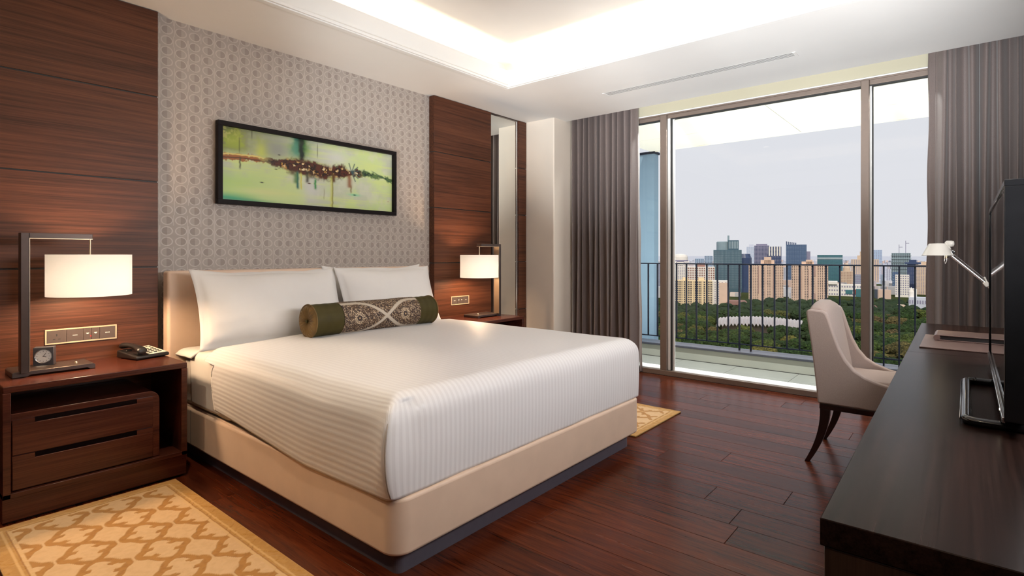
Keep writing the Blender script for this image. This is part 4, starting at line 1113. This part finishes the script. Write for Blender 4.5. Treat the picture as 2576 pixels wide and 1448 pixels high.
def rounded_cover(name, x0, x1, y0, y1, zb, zt, r, nx, ny, nz, fn_disp, mat, open_head=True, weave=True, rb=None, sharp_p=2.0):
    """cloth pulled over a block: top, both sides, foot; open below. returns object"""
    bm = bmesh.new(); verts = {}
    rv = rb or r
    # arc-length columns across: left side (nz), top (nx), right side (nz)
    def pt(s, t_):
        # s in [-1,1] across incl. sides; t_ in [0, 1+] along: head -> foot edge -> down the foot
        hx = (x1 - x0) / 2; hs = zt - zb; cx = (x0 + x1) / 2
        L = hx + hs; d = abs(s) * L; sg = 1 if s >= 0 else -1
        ly = (y1 - y0); Ly = ly + hs; e = t_ * Ly
        X_ = cx + sg * min(d, hx); zx = max(0.0, d - hx)
        Y_ = y1 - min(e, ly); zy = max(0.0, e - ly)
        return X_, Y_, zx, zy, sg
    def roundify(X_, Y_, Z_):
        # move a point of the sharp block onto the rounded block
        q = Vector((min(max(X_, x0 + r), x1 - r), max(Y_, y0 + rv), min(Z_, zt - r)))
        p = Vector((X_, Y_, Z_)); dd = p - q
        if dd.length < 1e-9: return p
        # scale so that the surface lies r from q
        m2 = max(abs(dd.x) / r, abs(dd.y) / rv, abs(dd.z) / r)
        dn = dd.normalized(); pe = sharp_p
        k = 1.0 / math.sqrt((abs(dn.x / r) ** pe + abs(dn.y / rv) ** pe) ** (2 / pe) + (dn.z / r) ** 2)
        return q + dn * k
    faces = []
    def V(ix, iy, iz, X_, Y_, Z_, wv):
        key = (round(X_, 5), round(Y_, 5), round(Z_, 5))
        if key not in verts:
            p = roundify(X_, Y_, Z_); p = fn_disp(p, X_, Y_, Z_)
            verts[key] = bm.verts.new(p); wl_[verts[key]] = wv
        return verts[key]
    wl_ = {}
    xs_ = [x0 + (x1 - x0) * i / nx for i in range(nx + 1)]; ys_ = [y0 + (y1 - y0) * i / ny for i in range(ny + 1)]; zs_ = [zb + (zt - zb) * i / nz for i in range(nz + 1)]
    def quad(a, b, c, d):
        if len({a, b, c, d}) == 4: faces.append(bm.faces.new((a, b, c, d)))
    for i in range(nx):
        for j in range(ny):
            quad(*[V(0, 0, 0, xs_[a], ys_[b], zt, xs_[a]) for a, b in ((i, j), (i + 1, j), (i + 1, j + 1), (i, j + 1))])
    for i in range(nx):
        for k in range(nz):
            quad(*[V(0, 0, 0, xs_[a], y0, zs_[b], xs_[a]) for a, b in ((i, k), (i + 1, k), (i + 1, k + 1), (i, k + 1))])
    for X_, sg in ((x0, -1), (x1, 1)):
        for j in range(ny):
            for k in range(nz):
                quad(*[V(0, 0, 0, X_, ys_[a], zs_[b], X_ + sg * (zt - zs_[b])) for a, b in ((j, k), (j, k + 1), (j + 1, k + 1), (j + 1, k))])
    bmesh.ops.recalc_face_normals(bm, faces=bm.faces)
    bm.verts.index_update()
    order = sorted(wl_.items(), key=lambda q: q[0].index); wv = [q[1] for q in order]; co_ = [q[0].co.copy() for q in order]
    me = D.meshes.new(name); bm.to_mesh(me); bm.free()
    at = me.attributes.new('weave', 'FLOAT_VECTOR', 'POINT')
    at.data.foreach_set('vector', np.array([(w__, c.y, 0) for w__, c in zip(wv, co_)], dtype=np.float32).ravel())
    me.polygons.foreach_set('use_smooth', [True] * len(me.polygons)); me.materials.append(mat)
    o = D.objects.new(name, me); COL.objects.link(o)
    sd = o.modifiers.new('t', 'SOLIDIFY'); sd.thickness = .006; sd.offset = -1
    return o

def duvet_disp(p, X_, Y_, Z_):
    q = Vector(p)
    u_ = (X_ - 1.24) / 1.96; v_ = (Y_ - 1.60) / 1.6
    q.z += .030 * math.sin(PI * min(max(u_, 0), 1)) ** .7 * min(1, v_ * 3 + .2) * (1 if Z_ > .6 else 0)
    n_ = mn.noise(Vector((p.x * 2.2, p.y * 2.2, p.z * 3))) * .007 + mn.noise(Vector((p.x * 6, p.y * 5, p.z * 5 + 3))) * .0025
    q.z += n_ * (1 if Z_ > .6 else .2)
    h = (.665 - p.z) / .36          # 0 top .. 1 hem
    if X_ < 1.25:                   # near side billows and its hem rises towards the head
        q.x -= .012 * math.sin(PI * min(1, max(0, h))) + mn.noise(Vector((p.y * 3, p.z * 4, 1))) * .006
        lift = .045 * min(1, max(0, (Y_ - 2.2) / .95)) - .012 * math.sin((Y_ - 1.6) * 3.2)
        q.z += lift * max(0, h)
    if Y_ < 1.61:
        q.y -= .006 * math.sin(PI * min(1, max(0, h))) + mn.noise(Vector((p.x * 4, p.z * 3, 7))) * .004
    # mitred corner: cloth drawn out to a peak at the top of the fold, belly below it
    dx, dy = p.x - 1.238, p.y - 1.600
    k_ = math.exp(-(dx * dx + dy * dy) / .0040) if p.z < .68 else 0
    bow = math.sin(PI * min(1, max(0, h * 1.02))) ** .8
    q.x -= .030 * k_ * bow; q.y -= .010 * k_ * bow
    q.x += .018 * math.exp(-((dx - .085) ** 2) / .0012) * 0
    q.y += .016 * math.exp(-((dx - .10) ** 2) / .0016) * (1 if Y_ < 1.61 else 0) * max(0, 1 - h * 1.6)
    if h < .16: q.z += .010 * k_
    if X_ < 1.25 and Z_ < .60:
        yc = 3.125 - .085 * max(0, (.34 - h) / .34) ** 2
        q.y = min(q.y, yc)
    return q
duv = rounded_cover('duvet', 1.238, 3.202, 1.600, 3.250, .306, .672, .095, 120, 100, 34, duvet_disp, MSTRIPE, rb=.085, sharp_p=7.0)
tag(duv, 'white satin-striped duvet tucked over the mattress with mitred foot corner', 'duvet')
bm = bmesh.new(); bm.from_mesh(duv.data)
bmesh.ops.delete(bm, geom=[f for f in bm.faces if f.calc_area() < 1e-7], context='FACES'); bm.to_mesh(duv.data); bm.free()
# corner fold seam, the fold's shade put into its darker beige, laid along the vertical edge nearest the camera
me_ = duv.data; sm = []
for zz_ in (.60, .575, .55, .52, .49, .46, .43, .40, .37, .34, .315):
    best = min((vt.co for vt in me_.vertices if abs(vt.co.z - zz_) < .012 and vt.co.x < 1.40 and vt.co.y < 1.72), key=lambda c: c.x + c.y)
    sm.append((best.x - .0005, best.y - .0005, best.z))
o = MB().tube(sm, [.0012, .002, .003, .0035, .0035, .0035, .0035, .0035, .0035, .0035, .003], 6).build('corner_seam', plain('seam_shade_thread', (.42, .36, .31), .7), duv, smooth=True)

def sheet_disp(p, X_, Y_, Z_):
    q = Vector(p); n_ = mn.noise(Vector((p.x * 5, p.y * 6, p.z * 5))) * .008
    q.z += n_ + (.012 * math.sin(PI * (X_ - 1.25) / 1.95) if Z_ > .6 else 0)
    if X_ < 1.3: q.x += mn.noise(Vector((0, p.y * 9, p.z * 3))) * .006
    return q
sh = rounded_cover('bed_sheet', 1.258, 3.185, 2.96, 3.505, .330, .640, .05, 60, 26, 18, sheet_disp, MSHEET)
tag(sh, 'white bed sheet folded under the pillows at the head of the bed', 'sheet')
bm = bmesh.new(); bm.from_mesh(sh.data)
bmesh.ops.delete(bm, geom=[f for f in bm.faces if f.calc_center_median().y < 2.99 and f.calc_center_median().z < .62], context='FACES'); bm.to_mesh(sh.data); bm.free()
# turned corner of the sheet over the top of the mattress end
m_ = MB()
def tf(a, b):
    x_ = 1.232 + 1.97 * a; y_ = 3.44 + .232 * b
    e_ = min(a, 1 - a); z_ = .636 + .004 * math.sin(a * 40) * 0 - (.030 * math.exp(-(e_ / .012) ** 2)) + mn.noise(Vector((x_ * 5, y_ * 9, 2))) * .005
    return Vector((x_, y_, z_ + .006 * (1 - b)))
m_.grid(tf, 80, 12)
o = m_.build('sheet_fold', MSHEET, sh, smooth=True); sd = o.modifiers.new('t', 'SOLIDIFY'); sd.thickness = .012

# ------------------------------------------------ pillows
def pillow(label, cx, cy, zb, w_, h_, t_, tilt, rz=0, seed=0, flange=True, ry=0.0):
    mb = MB(); NX, NZ_ = 44, 30
    def surf(sgn):
        def fn(a, b):
            u_ = a * 2 - 1; v_ = b * 2 - 1
            ox = 1 - .055 * (1 - v_ * v_) ** .8 * abs(u_) ** 3; oz = 1 - (.10 if v_ > 0 else .02) * (1 - u_ * u_) ** .8 * abs(v_) ** 3
            x_ = u_ * w_ / 2 * ox; z_ = v_ * h_ / 2 * oz
            uu = min(1, abs(u_) / .955); vq = min(1, abs(v_) / .93)
            th = max(0, (1 - uu ** 2.6)) ** .55 * max(0, (1 - vq ** 2.4)) ** .55 * t_ / 2
            th *= 1 + .18 * (-v_) + .10 * mn.noise(Vector((u_ * 2 + seed, v_ * 2, sgn)))
            th += .004 * mn.noise(Vector((u_ * 7 + seed, v_ * 6, sgn * 2)))* (th > .01)
            th = max(th, .0022)
            return Vector((x_, sgn * th, z_ + .006 * math.sin(u_ * 6 + seed) * v_))
        return fn
    A_ = mb.grid(surf(-1), NX, NZ_); B_ = mb.grid(surf(1), NX, NZ_)
    edge = [(j, 0) for j in range(NZ_ + 1)] + [(NZ_, i) for i in range(1, NX + 1)] + [(j, NX) for j in range(NZ_ - 1, -1, -1)] + [(0, i) for i in range(NX - 1, 0, -1)]
    for k in range(len(edge)):
        j, i = edge[k]; j2, i2 = edge[(k + 1) % len(edge)]
        mb.bm.faces.new((A_[j][i], A_[j2][i2], B_[j2][i2], B_[j][i]))
    M_ = Matrix.Translation((cx, cy, zb + h_ / 2 * math.cos(tilt))) @ Matrix.Rotation(rz, 4, 'Z') @ Matrix.Rotation(-tilt, 4, 'X') @ Matrix.Rotation(ry, 4, 'Y')
    bmesh.ops.transform(mb.bm, matrix=M_, verts=mb.bm.verts)
    o = mb.build('pillow', MPILLOW, smooth=True)
    return tag(o, label, 'pillow')
pillow('white pillow leaning behind the front pillow on the telephone side', 1.80, 3.600, .650, .94, .465, .13, math.radians(12), seed=3)
pillow('white pillow leaning behind the front pillow on the window side', 2.66, 3.600, .655, .94, .475, .13, math.radians(12), seed=8)
pillow('large white front pillow on the telephone side of the bed', 1.735, 3.435, .655, .965, .487, .20, math.radians(20), rz=math.radians(-1), seed=1)
pillow('large white front pillow on the window side, behind the bolster', 2.650, 3.420, .658, .920, .489, .20, math.radians(20), rz=math.radians(2), seed=5, ry=math.radians(0))

# ------------------------------------------------ bolster
bx0, bx1, byc, bzc, br = 1.775, 2.775, 3.118, .794, .103
bo = thing('bolster', 'round bolster cushion with olive ends and patterned brown centre', 'cushion', ((bx0 + bx1) / 2, byc, bzc - br))
def bol(x_, a, r_): return Vector((x_, byc + r_ * math.cos(a), bzc + r_ * math.sin(a) * (.985)))
xm0, xm1 = 1.975, 2.600
mb = MB(); NA, NL = 200, 230
mb.grid(lambda a, b: bol(xm0 + (xm1 - xm0) * b, 2 * PI * a, br + .0015 + .0012 * math.sin(b * 9)), NA, NL, closed_u=True)
pb = mb.build('centre_panel', MBOLST, bo, smooth=True)
co = np.empty(len(pb.data.vertices) * 3); pb.data.vertices.foreach_get('co', co); co = co.reshape(-1, 3)
L_ = co[:, 0]; ang_ = np.arctan2(co[:, 2] - bzc, co[:, 1] - byc); ang_ = np.where(ang_ < -PI / 2 + 0.0, ang_ + 2 * PI, ang_)   # front faces -y: angle near pi
s_ = (ang_ - PI) * br      # arc distance from the front centre line (positive = below the front)
k1 = fbm(L_ * 40, s_ * 40 + 20, 4, 3); k2 = fbm(L_ * 260, s_ * 260 + 50, 9, 2)
img = np.outer(np.ones(len(L_)), C(70, 50, 38))
lay(S(.4, .6, k1) * .8, (52, 40, 40)); lay(S(.58, .66, k2) * .9, (170, 140, 104)); lay(S(.66, .72, k2), (206, 186, 160))
for cxm in (2.085, 2.46):
    rr = np.sqrt((L_ - cxm) ** 2 + (s_ + .0) ** 2); th_ = np.arctan2(s_, L_ - cxm)
    for r0 in (.022, .034): lay((np.abs(rr - r0) < .005) * (np.sin(th_ * (12 if r0 < .03 else 18)) > 0) * 1.0, (206, 186, 158))
    lay((rr < .018) * 1.0, (60, 46, 44)); lay((rr < .006) * 1.0, (190, 160, 120))
for sg in (-1, 1):
    xc_ = 2.305
    c1 = (L_ - xc_) * .9; c2 = s_ - .0
    curve_ = sg * (np.sin(np.clip(c1 * 7.5, -PI / 2, PI / 2)) * .115)
    lay((1 - S(.009, .012, np.abs(c2 - curve_) * .80)) * 1.0, (196, 184, 168))
set_print(pb.data, img)
for a, b in ((bx0 + .012, xm0), (xm1, bx1 - .012)):
    mb = MB(); mb.grid(lambda u_, v_: bol(a + (b - a) * v_, 2 * PI * u_, br + .0006 * math.sin(v_ * 20 + u_ * 9)), 60, 16, closed_u=True); mb.build('end_band', MOLIVE, bo, smooth=True)
for xe, sg in ((bx0, -1), (bx1, 1)):
    mb = MB()
    def cap(a, b):
        r_ = br * (1 - b) + .008 * b; ang = 2 * PI * a
        x_ = xe - sg * .012 + sg * .018 * math.sin(min(1, b * 3.2) * PI / 2) - sg * .012 * b ** 3 + sg * .0035 * math.sin(ang * 22) * min(1, b * 3) * (1 - b * .3)
        return bol(x_, ang, r_)
    mb.grid(cap, 176, 12, closed_u=True)
    c_ = mb.build('pleated_end', MPLEAT, bo, smooth=True)
    MB().lathe([(.011, 0), (.010, sg * .005), (.003, sg * .007)], (xe, byc, bzc), 16, 'x').build('button', MOLIVE, c_, smooth=True)
    MB().tube([bol(xe - sg * .010, 2 * PI * q / 40, br + .001) for q in range(41)], .004, 6).build('piping', MPLEAT, bo, smooth=True)

# ================================================================== RUGS
def rug(label, x0, y0, x1, y1, seed):
    n_u, n_v = int((x1 - x0) / .0045), int((y1 - y0) / .0045)
    t = thing('rug', label, 'rug', ((x0 + x1) / 2, (y0 + y1) / 2, 0))
    bx('backing', plain('rug_backing', (.25, .15, .05), .9), (x0, x1, y0, y1, .0005, .008), t, bevel=.002, seg=1)
    mb = plane_grid(x0 + .001, x1 - .001, y0 + .001, y1 - .001, n_u, n_v, lambda a, b: Vector((a, b, .0085)))
    o = mb.build('pile', MRUG, t)
    co = np.empty(len(o.data.vertices) * 3); o.data.vertices.foreach_get('co', co); co = co.reshape(-1, 3)
    X_ = co[:, 0] - x0; Y_ = co[:, 1] - y0; Wd, Ln = x1 - x0, y1 - y0
    p_ = .205
    a_ = (X_ - .04) / p_; b_ = (Y_ - .02) / p_
    q1 = a_ + b_; q2 = a_ - b_
    wv1 = .055 * np.sin(2 * PI * q2); wv2 = .055 * np.sin(2 * PI * q1)
    f1 = np.abs(((q1 + wv1) % 1.0) - .5); f2 = np.abs(((q2 + wv2) % 1.0) - .5)
    nz = fbm(co[:, 0] * 60, co[:, 1] * 60, seed, 3)
    band = np.maximum(S(.100, .078, f1 + (nz - .5) * .03), S(.100, .078, f2 + (nz - .5) * .03))
    # around every second crossing the ribbons curl into facing hooks, parted by a light gap
    def hooks(oa, ob):
        ia = (a_ + oa) - np.round(a_ + oa); ib = (b_ + ob) - np.round(b_ + ob); h_ = np.zeros_like(ia)
        for sg in (-1, 1):
            r_ = np.hypot(ia - sg * .27, ib * 1.15); th = np.arctan2(ib, (ia - sg * .27) * sg)
            h_ = np.maximum(h_, S(.078, .058, np.abs(r_ - .19)) * (np.abs(th) > 1.0))
            h_ = np.maximum(h_, S(.060, .040, np.hypot(ia - sg * .20, ib - .145)) + S(.060, .040, np.hypot(ia - sg * .20, ib + .145)))
        return h_, S(.030, .016, np.abs(ia)) * (np.abs(ib) < .20), ia, ib
    hk, gapm, ia, ib = hooks(.5, 0)
    clear = (np.hypot(ia, ib) < .10)
    band = np.maximum(band * (1 - clear * .9), hk) * (1 - gapm * .95)
    band = np.clip(band, 0, 1)
    img_ = np.outer(np.ones(len(X_)), C(214, 178, 132))
    def ly(m__, c):
        nonlocal img_
        m__ = np.clip(m__, 0, 1)[:, None]; img_ = img_ * (1 - m__) + m__ * C(*c)
    ly(S(.35, .7, nz) * .35, (196, 158, 112))
    ly(band, (172, 122, 56)); ly(band * S(.5, .7, nz) * .5, (150, 100, 40))
    e = np.minimum(np.minimum(X_, Wd - X_), np.minimum(Y_, Ln - Y_))
    ly((e < .062) * 1.0, (178, 132, 66)); ly((e < .062) * S(.4, .7, nz) * .5, (196, 152, 88)); ly(((e > .046) & (e < .053)) * 1.0, (208, 168, 112)); ly(((e > .062) & (e < .068)) * 1.0, (160, 110, 50)); ly(((e > .068) & (e < .078)) * 1.0, (212, 176, 126))
    # carved relief: band slightly lower than the ground
    z = .0105 - band * .002 + (nz - .5) * .0012; z = np.where(e < .004, .0085, z); co[:, 2] = z
    o.data.vertices.foreach_set('co', co.ravel())
    set_print(o.data, img_)
    return t
rug('gold and tan trellis rug in front of the near nightstand', .350, 1.665, 1.092, 3.245, 2)
rug('gold trellis rug between the bed and the window', 3.285, 1.672, 4.030, 3.245, 6)

# ================================================================== DESK
dk = thing('desk', 'long dark wenge desk counter along the wall, with television on it', 'desk', (2.8, -.1, 0))
DX0, DX1, DY1 = 1.058, 4.545, .193
def yfront(x_): return DY1 + (x_ - DX0) * .010
m_ = MB().prism([(DX0, Y0 + .002), (3.160, Y0 + .002), (3.160, yfront(3.16)), (DX0, yfront(DX0))], .703, .750, 'z'); m_.build('top', MDESK, dk, bevel=.002)
m_ = MB().prism([(3.162, Y0 + .002), (DX1, Y0 + .002), (DX1, yfront(DX1)), (3.162, yfront(3.162))], .703, .7497, 'z'); m_.build('top', MDESK, dk, bevel=.002)
bx('end_panel', MDESKV, (DX0 + .004, DX0 + .045, Y0 + .002, DY1 - .006, 0, .702), dk, bevel=.002)
bx('cabinet', MDESK, (DX0 + .046, 1.62, Y0 + .002, DY1 - .03, .06, .702), dk, bevel=.002)
bx('cabinet', MDESK, (1.62, 2.9, Y0 + .002, DY1 - .03, .42, .702), dk, bevel=.002)
for a, b in ((1.06, 1.615), (1.625, 2.26), (2.27, 2.895)):
    d0 = bx('drawer', MDESK, (a + .05 if a < 1.1 else a, b, DY1 - .03, DY1 - .012, .44, .69), dk, bevel=.002)
    bx('handle', MBRONZE, ((a + b) / 2 - .07, (a + b) / 2 + .07, DY1 - .012, DY1 - .004, .60, .615), d0)
bx('end_panel', MDESKV, (DX1 - .045, DX1 - .004, Y0 + .002, DY1 - .01, 0, .702), dk, bevel=.002)
bx('apron', MDESK, (2.9, DX1 - .05, Y0 + .002, Y0 + .03, .5, .702), dk)

# desk pad and folder
tag(bx('desk_pad', MPAD, (3.322, 3.860, -.36, .176, .7505, .7560), bevel=.0015), 'flat brown leather writing pad on the far part of the desk', 'desk pad')
fd = thing('leather_folder', 'closed brown leather compendium lying on the desk pad', 'folder', (3.75, -.08, .756))
pts = [(3.605, .757)] + [(3.605, .757)]
def cover(z0, z1, nm):
    MB().box(3.612, 3.845, -.335, .120, z0, z1).build(nm, MPAD, fd, bevel=.002)
cover(.7565, .7615, 'back_cover'); cover(.7810, .7860, 'front_cover')
bx('page_block', MBLKM, (3.620, 3.838, -.328, .106, .7617, .7808), fd)
MB().tube([(3.612, .117, .7712), (3.845, .117, .7712)], .0147, 14).build('rolled_spine', MPAD, fd, smooth=True, sharp=60)

# ================================================================== TELEVISION
tvx0, tvx1, tvz0, tvz1, tvy = 1.800, 2.985, .792, 1.386, -.072
tv = thing('television', 'black flat television on a looped chrome stand on the desk', 'television', (2.35, -.10, .75))
fb_ = .016
m_ = MB(); yb_ = tvy - .045
m_.box(tvx0, tvx1, yb_, tvy, tvz1 - fb_, tvz1).box(tvx0, tvx0 + fb_, yb_, tvy, tvz0, tvz1 - fb_).box(tvx1 - fb_, tvx1, yb_, tvy, tvz0, tvz1 - fb_).box(tvx0 + fb_, tvx1 - fb_, yb_, tvy, tvz0, tvz0 + .020)
m_.build('bezel', MBLK, tv, bevel=.002)
bx('screen', MSCREEN, (tvx0 + fb_, tvx1 - fb_, tvy - .010, tvy - .004, tvz0 + .020, tvz1 - fb_), tv)
bx('lower_trim', MCHROME, (tvx0 + .004, tvx1 - .004, tvy - .002, tvy + .004, tvz0 - .004, tvz0 + .010), tv, bevel=.001)
bx('indicator', MBULB, (1.925, 1.932, tvy + .004, tvy + .0045, tvz0 + .001, tvz0 + .005), tv)
cs = MB().prism([(yb_, .83), (yb_ - .05, .86), (yb_ - .05, 1.30), (yb_, 1.35)], tvx0 + .06, tvx1 - .06, 'x').build('rear_casing', MBLKM, tv, bevel=.006)
for z_ in (.95, 1.08, 1.21): bx('vent_slot', MBLACK, (tvx0 + .0595, tvx0 + .0605, yb_ - .045, yb_ - .005, z_, z_ + .006), cs)
st = MB(); r_ = .012
loop = [(x_, y_, .762) for x_, y_ in rrect(1.885, 2.500, -.235, .000, .028, 6)]; loop.append(loop[0]); loop.append(loop[1])
st.tube(loop, r_, 10)
sto = st.build('stand_loop', MBLK, tv, smooth=True)
MB().tube([(2.19, -.235, .762), (2.19, -.200, .80), (2.19, -.150, .90), (2.19, -.125, .96)], [.016] * 4, 12).build('stand_neck', MBLK, tv, smooth=True)
bx('chrome_edge', MCHROME, (1.905, 2.480, .0115, .0135, .758, .766), sto, bevel=.0008, seg=1)

# ================================================================== DESK LAMP
DLX = 4.22
dl_ = thing('desk_lamp', 'white articulated desk lamp with conical shade, lit, behind the television', 'lamp', (DLX, -.24, .75))
MB().lathe([(.088, .7505), (.088, .758), (.084, .762), (.02, .764)], (DLX, -.24, 0), 32).build('base', MALU, dl_, smooth=True, sharp=40)
MB().tube([(DLX, -.24, .76), (DLX, -.24, .80)], .010, 12).build('pivot', MALU, dl_, smooth=True, sharp=60)
el = Vector((DLX, -.092, 1.035)); lo = Vector((DLX, -.24, .80)); hd = Vector((DLX, .075, 1.205))
MB().tube([lo, el], .0075, 12).build('lower_arm', MALU, dl_, smooth=True, sharp=60)
MB().tube([el, hd], .0085, 12).build('upper_arm', MALU, dl_, smooth=True, sharp=60)
MB().tube([lo + Vector((.0, -.012, .02)), el + Vector((0, -.014, .03))], .0012, 5).tube([el + Vector((0, .01, .03)), hd + Vector((0, .0, .022))], .0012, 5).build('tension_wire', MALU, dl_)
MB().box(DLX - .012, DLX + .012, -.105, -.080, 1.018, 1.048, rot=Matrix.Rotation(-.6, 3, 'X')).box(DLX - .010, DLX + .010, -.094, -.086, 1.035, 1.075, rot=Matrix.Rotation(-.35, 3, 'X')).build('elbow_joint', MLAMPW, dl_, bevel=.003)
MB().box(DLX - .013, DLX + .013, .045, .102, 1.196, 1.220, rot=Matrix.Rotation(-.65, 3, 'X')).build('head_joint', MCHROME, dl_, bevel=.004)
hc = (DLX, .133, 0)
sh_ = MB(); sh_.lathe([(.0795, 1.200), (.077, 1.203), (.043, 1.272), (.0, 1.2735)], hc, 40, cap=False)
bmesh.ops.remove_doubles(sh_.bm, verts=sh_.bm.verts, dist=1e-4)
so_ = sh_.build('lamp_shade', MLAMPW, dl_, smooth=True, sharp=50); sd = so_.modifiers.new('t', 'SOLIDIFY'); sd.thickness = .0018
MB().lathe([(.002, -.022), (.015, -.020), (.019, -.008), (.019, .014), (.010, .024), (.002, .025)], (DLX, .075, 1.270), 18, 'y', cap=False).build('knob', MLAMPW, dl_, smooth=True)
MB().tube([(DLX, .10, 1.262), (DLX, .083, 1.255), (DLX, .076, 1.232)], .010, 10).build('neck', MLAMPW, dl_, smooth=True)
MB().tube([(DLX - .02, .095, 1.210), (DLX - .02, .100, 1.165), (DLX - .02, .095, 1.148), (DLX - .02, .089, 1.165), (DLX - .02, .088, 1.210)], .0022, 6).build('switch_pull', MALU, dl_, smooth=True)
MB().lathe([(.001, 1.250), (.018, 1.240), (.024, 1.222), (.018, 1.206), (.001, 1.200)], hc, 20, cap=False).build('bulb', MBULB, dl_, smooth=True)
light('desk_lamp_light', 'SPOT', (DLX, .133, 1.196), 6.0, (1.0, .66, .36), spot_size=math.radians(120), spot_blend=.6, shadow_soft_size=.02)

# ================================================================== CHAIR
ch = thing('desk_chair', 'cream upholstered armchair with sloping wings and dark splayed legs at desk', 'chair', (3.81, .45, 0))
cx0, cx1 = 3.545, 4.075
prof = [(.658, .350), (.672, .50), (.692, .68), (.716, .850), (.718, .872), (.706, .886), (.640, .882), (.618, .872), (.602, .835), (.580, .760), (.552, .675), (.520, .610), (.480, .560), (.430, .527), (.360, .500), (.280, .482), (.180, .472), (.110, .468), (.100, .455), (.100, .350)]
for a, b in ((cx0, cx0 + .055), (cx1 - .055, cx1)):
    MB().prism(prof, a, b, 'x').build('wing', MCHAIR, ch, bevel=.012, seg=3)
# back with arched top
mb = MB()
def outer(a, b):   # closed loop section of the back: a around, b across
    pass
NB = 16; ring_pts = []
for q in range(NB + 1):
    t_ = q / NB; x_ = cx0 + .045 + (cx1 - cx0 - .09) * t_; arch = .036 * math.sin(PI * t_) ** .7
    sec = [(.655, .352), (.672, .50), (.692, .68), (.714, .845 + arch * .6), (.708, .880 + arch), (.690, .892 + arch), (.655, .892 + arch), (.628, .880 + arch * .9), (.612, .85 + arch * .7), (.585 - .012 * math.sin(PI * t_), .70), (.560 - .015 * math.sin(PI * t_), .56), (.545, .46), (.545, .352)]
    ring_pts.append([mb.bm.verts.new((x_, y_, z_)) for y_, z_ in sec])
ns = len(ring_pts[0])
for q in range(NB):
    for k in range(ns): mb.bm.faces.new((ring_pts[q][k], ring_pts[q][(k + 1) % ns], ring_pts[q + 1][(k + 1) % ns], ring_pts[q + 1][k]))
mb.bm.faces.new(ring_pts[0]); mb.bm.faces.new(ring_pts[-1])
mb.build('backrest', MCHAIR, ch, smooth=True, sharp=50, bevel=.006)
bx('seat', MCHAIR, (cx0 + .05, cx1 - .05, .085, .56, .350, .440), ch, bevel=.015, seg=3)
cu = bx('seat_cushion', MCHAIR, (cx0 + .06, cx1 - .06, .075, .565, .440, .500), ch, bevel=.022, seg=4)
bx('apron', MCHLEG, (cx0 + .006, cx1 - .006, .105, .650, .318, .3495), ch, bevel=.003)
def leg(xc_, rear):
    mb = MB(); n_ = 10; rr = []
    for q in range(n_ + 1):
        t_ = q / n_; z_ = .318 * (1 - t_)
        if rear: y_ = .622 + .092 * t_ ** 1.9; hw = .020 - .006 * t_; hd_ = .026 - .013 * t_
        else: y_ = .135 - .0 * t_; hw = .019 - .007 * t_; hd_ = .019 - .007 * t_
        dx_ = (-1 if xc_ < 3.8 else 1) * .010 * t_ ** 2
        rr.append([mb.bm.verts.new((xc_ + dx_ + sx_ * hw, y_ + sy_ * hd_, z_)) for sx_, sy_ in ((-1, -1), (1, -1), (1, 1), (-1, 1))])
    for q in range(n_):
        for k in range(4): mb.bm.faces.new((rr[q][k], rr[q][(k + 1) % 4], rr[q + 1][(k + 1) % 4], rr[q + 1][k]))
    mb.bm.faces.new(rr[0]); mb.bm.faces.new(rr[-1])
    mb.build('leg', MCHLEG, ch, smooth=True, sharp=40, bevel=.002)
for xl in (cx0 + .028, cx1 - .028):
    leg(xl, True); leg(xl, False)
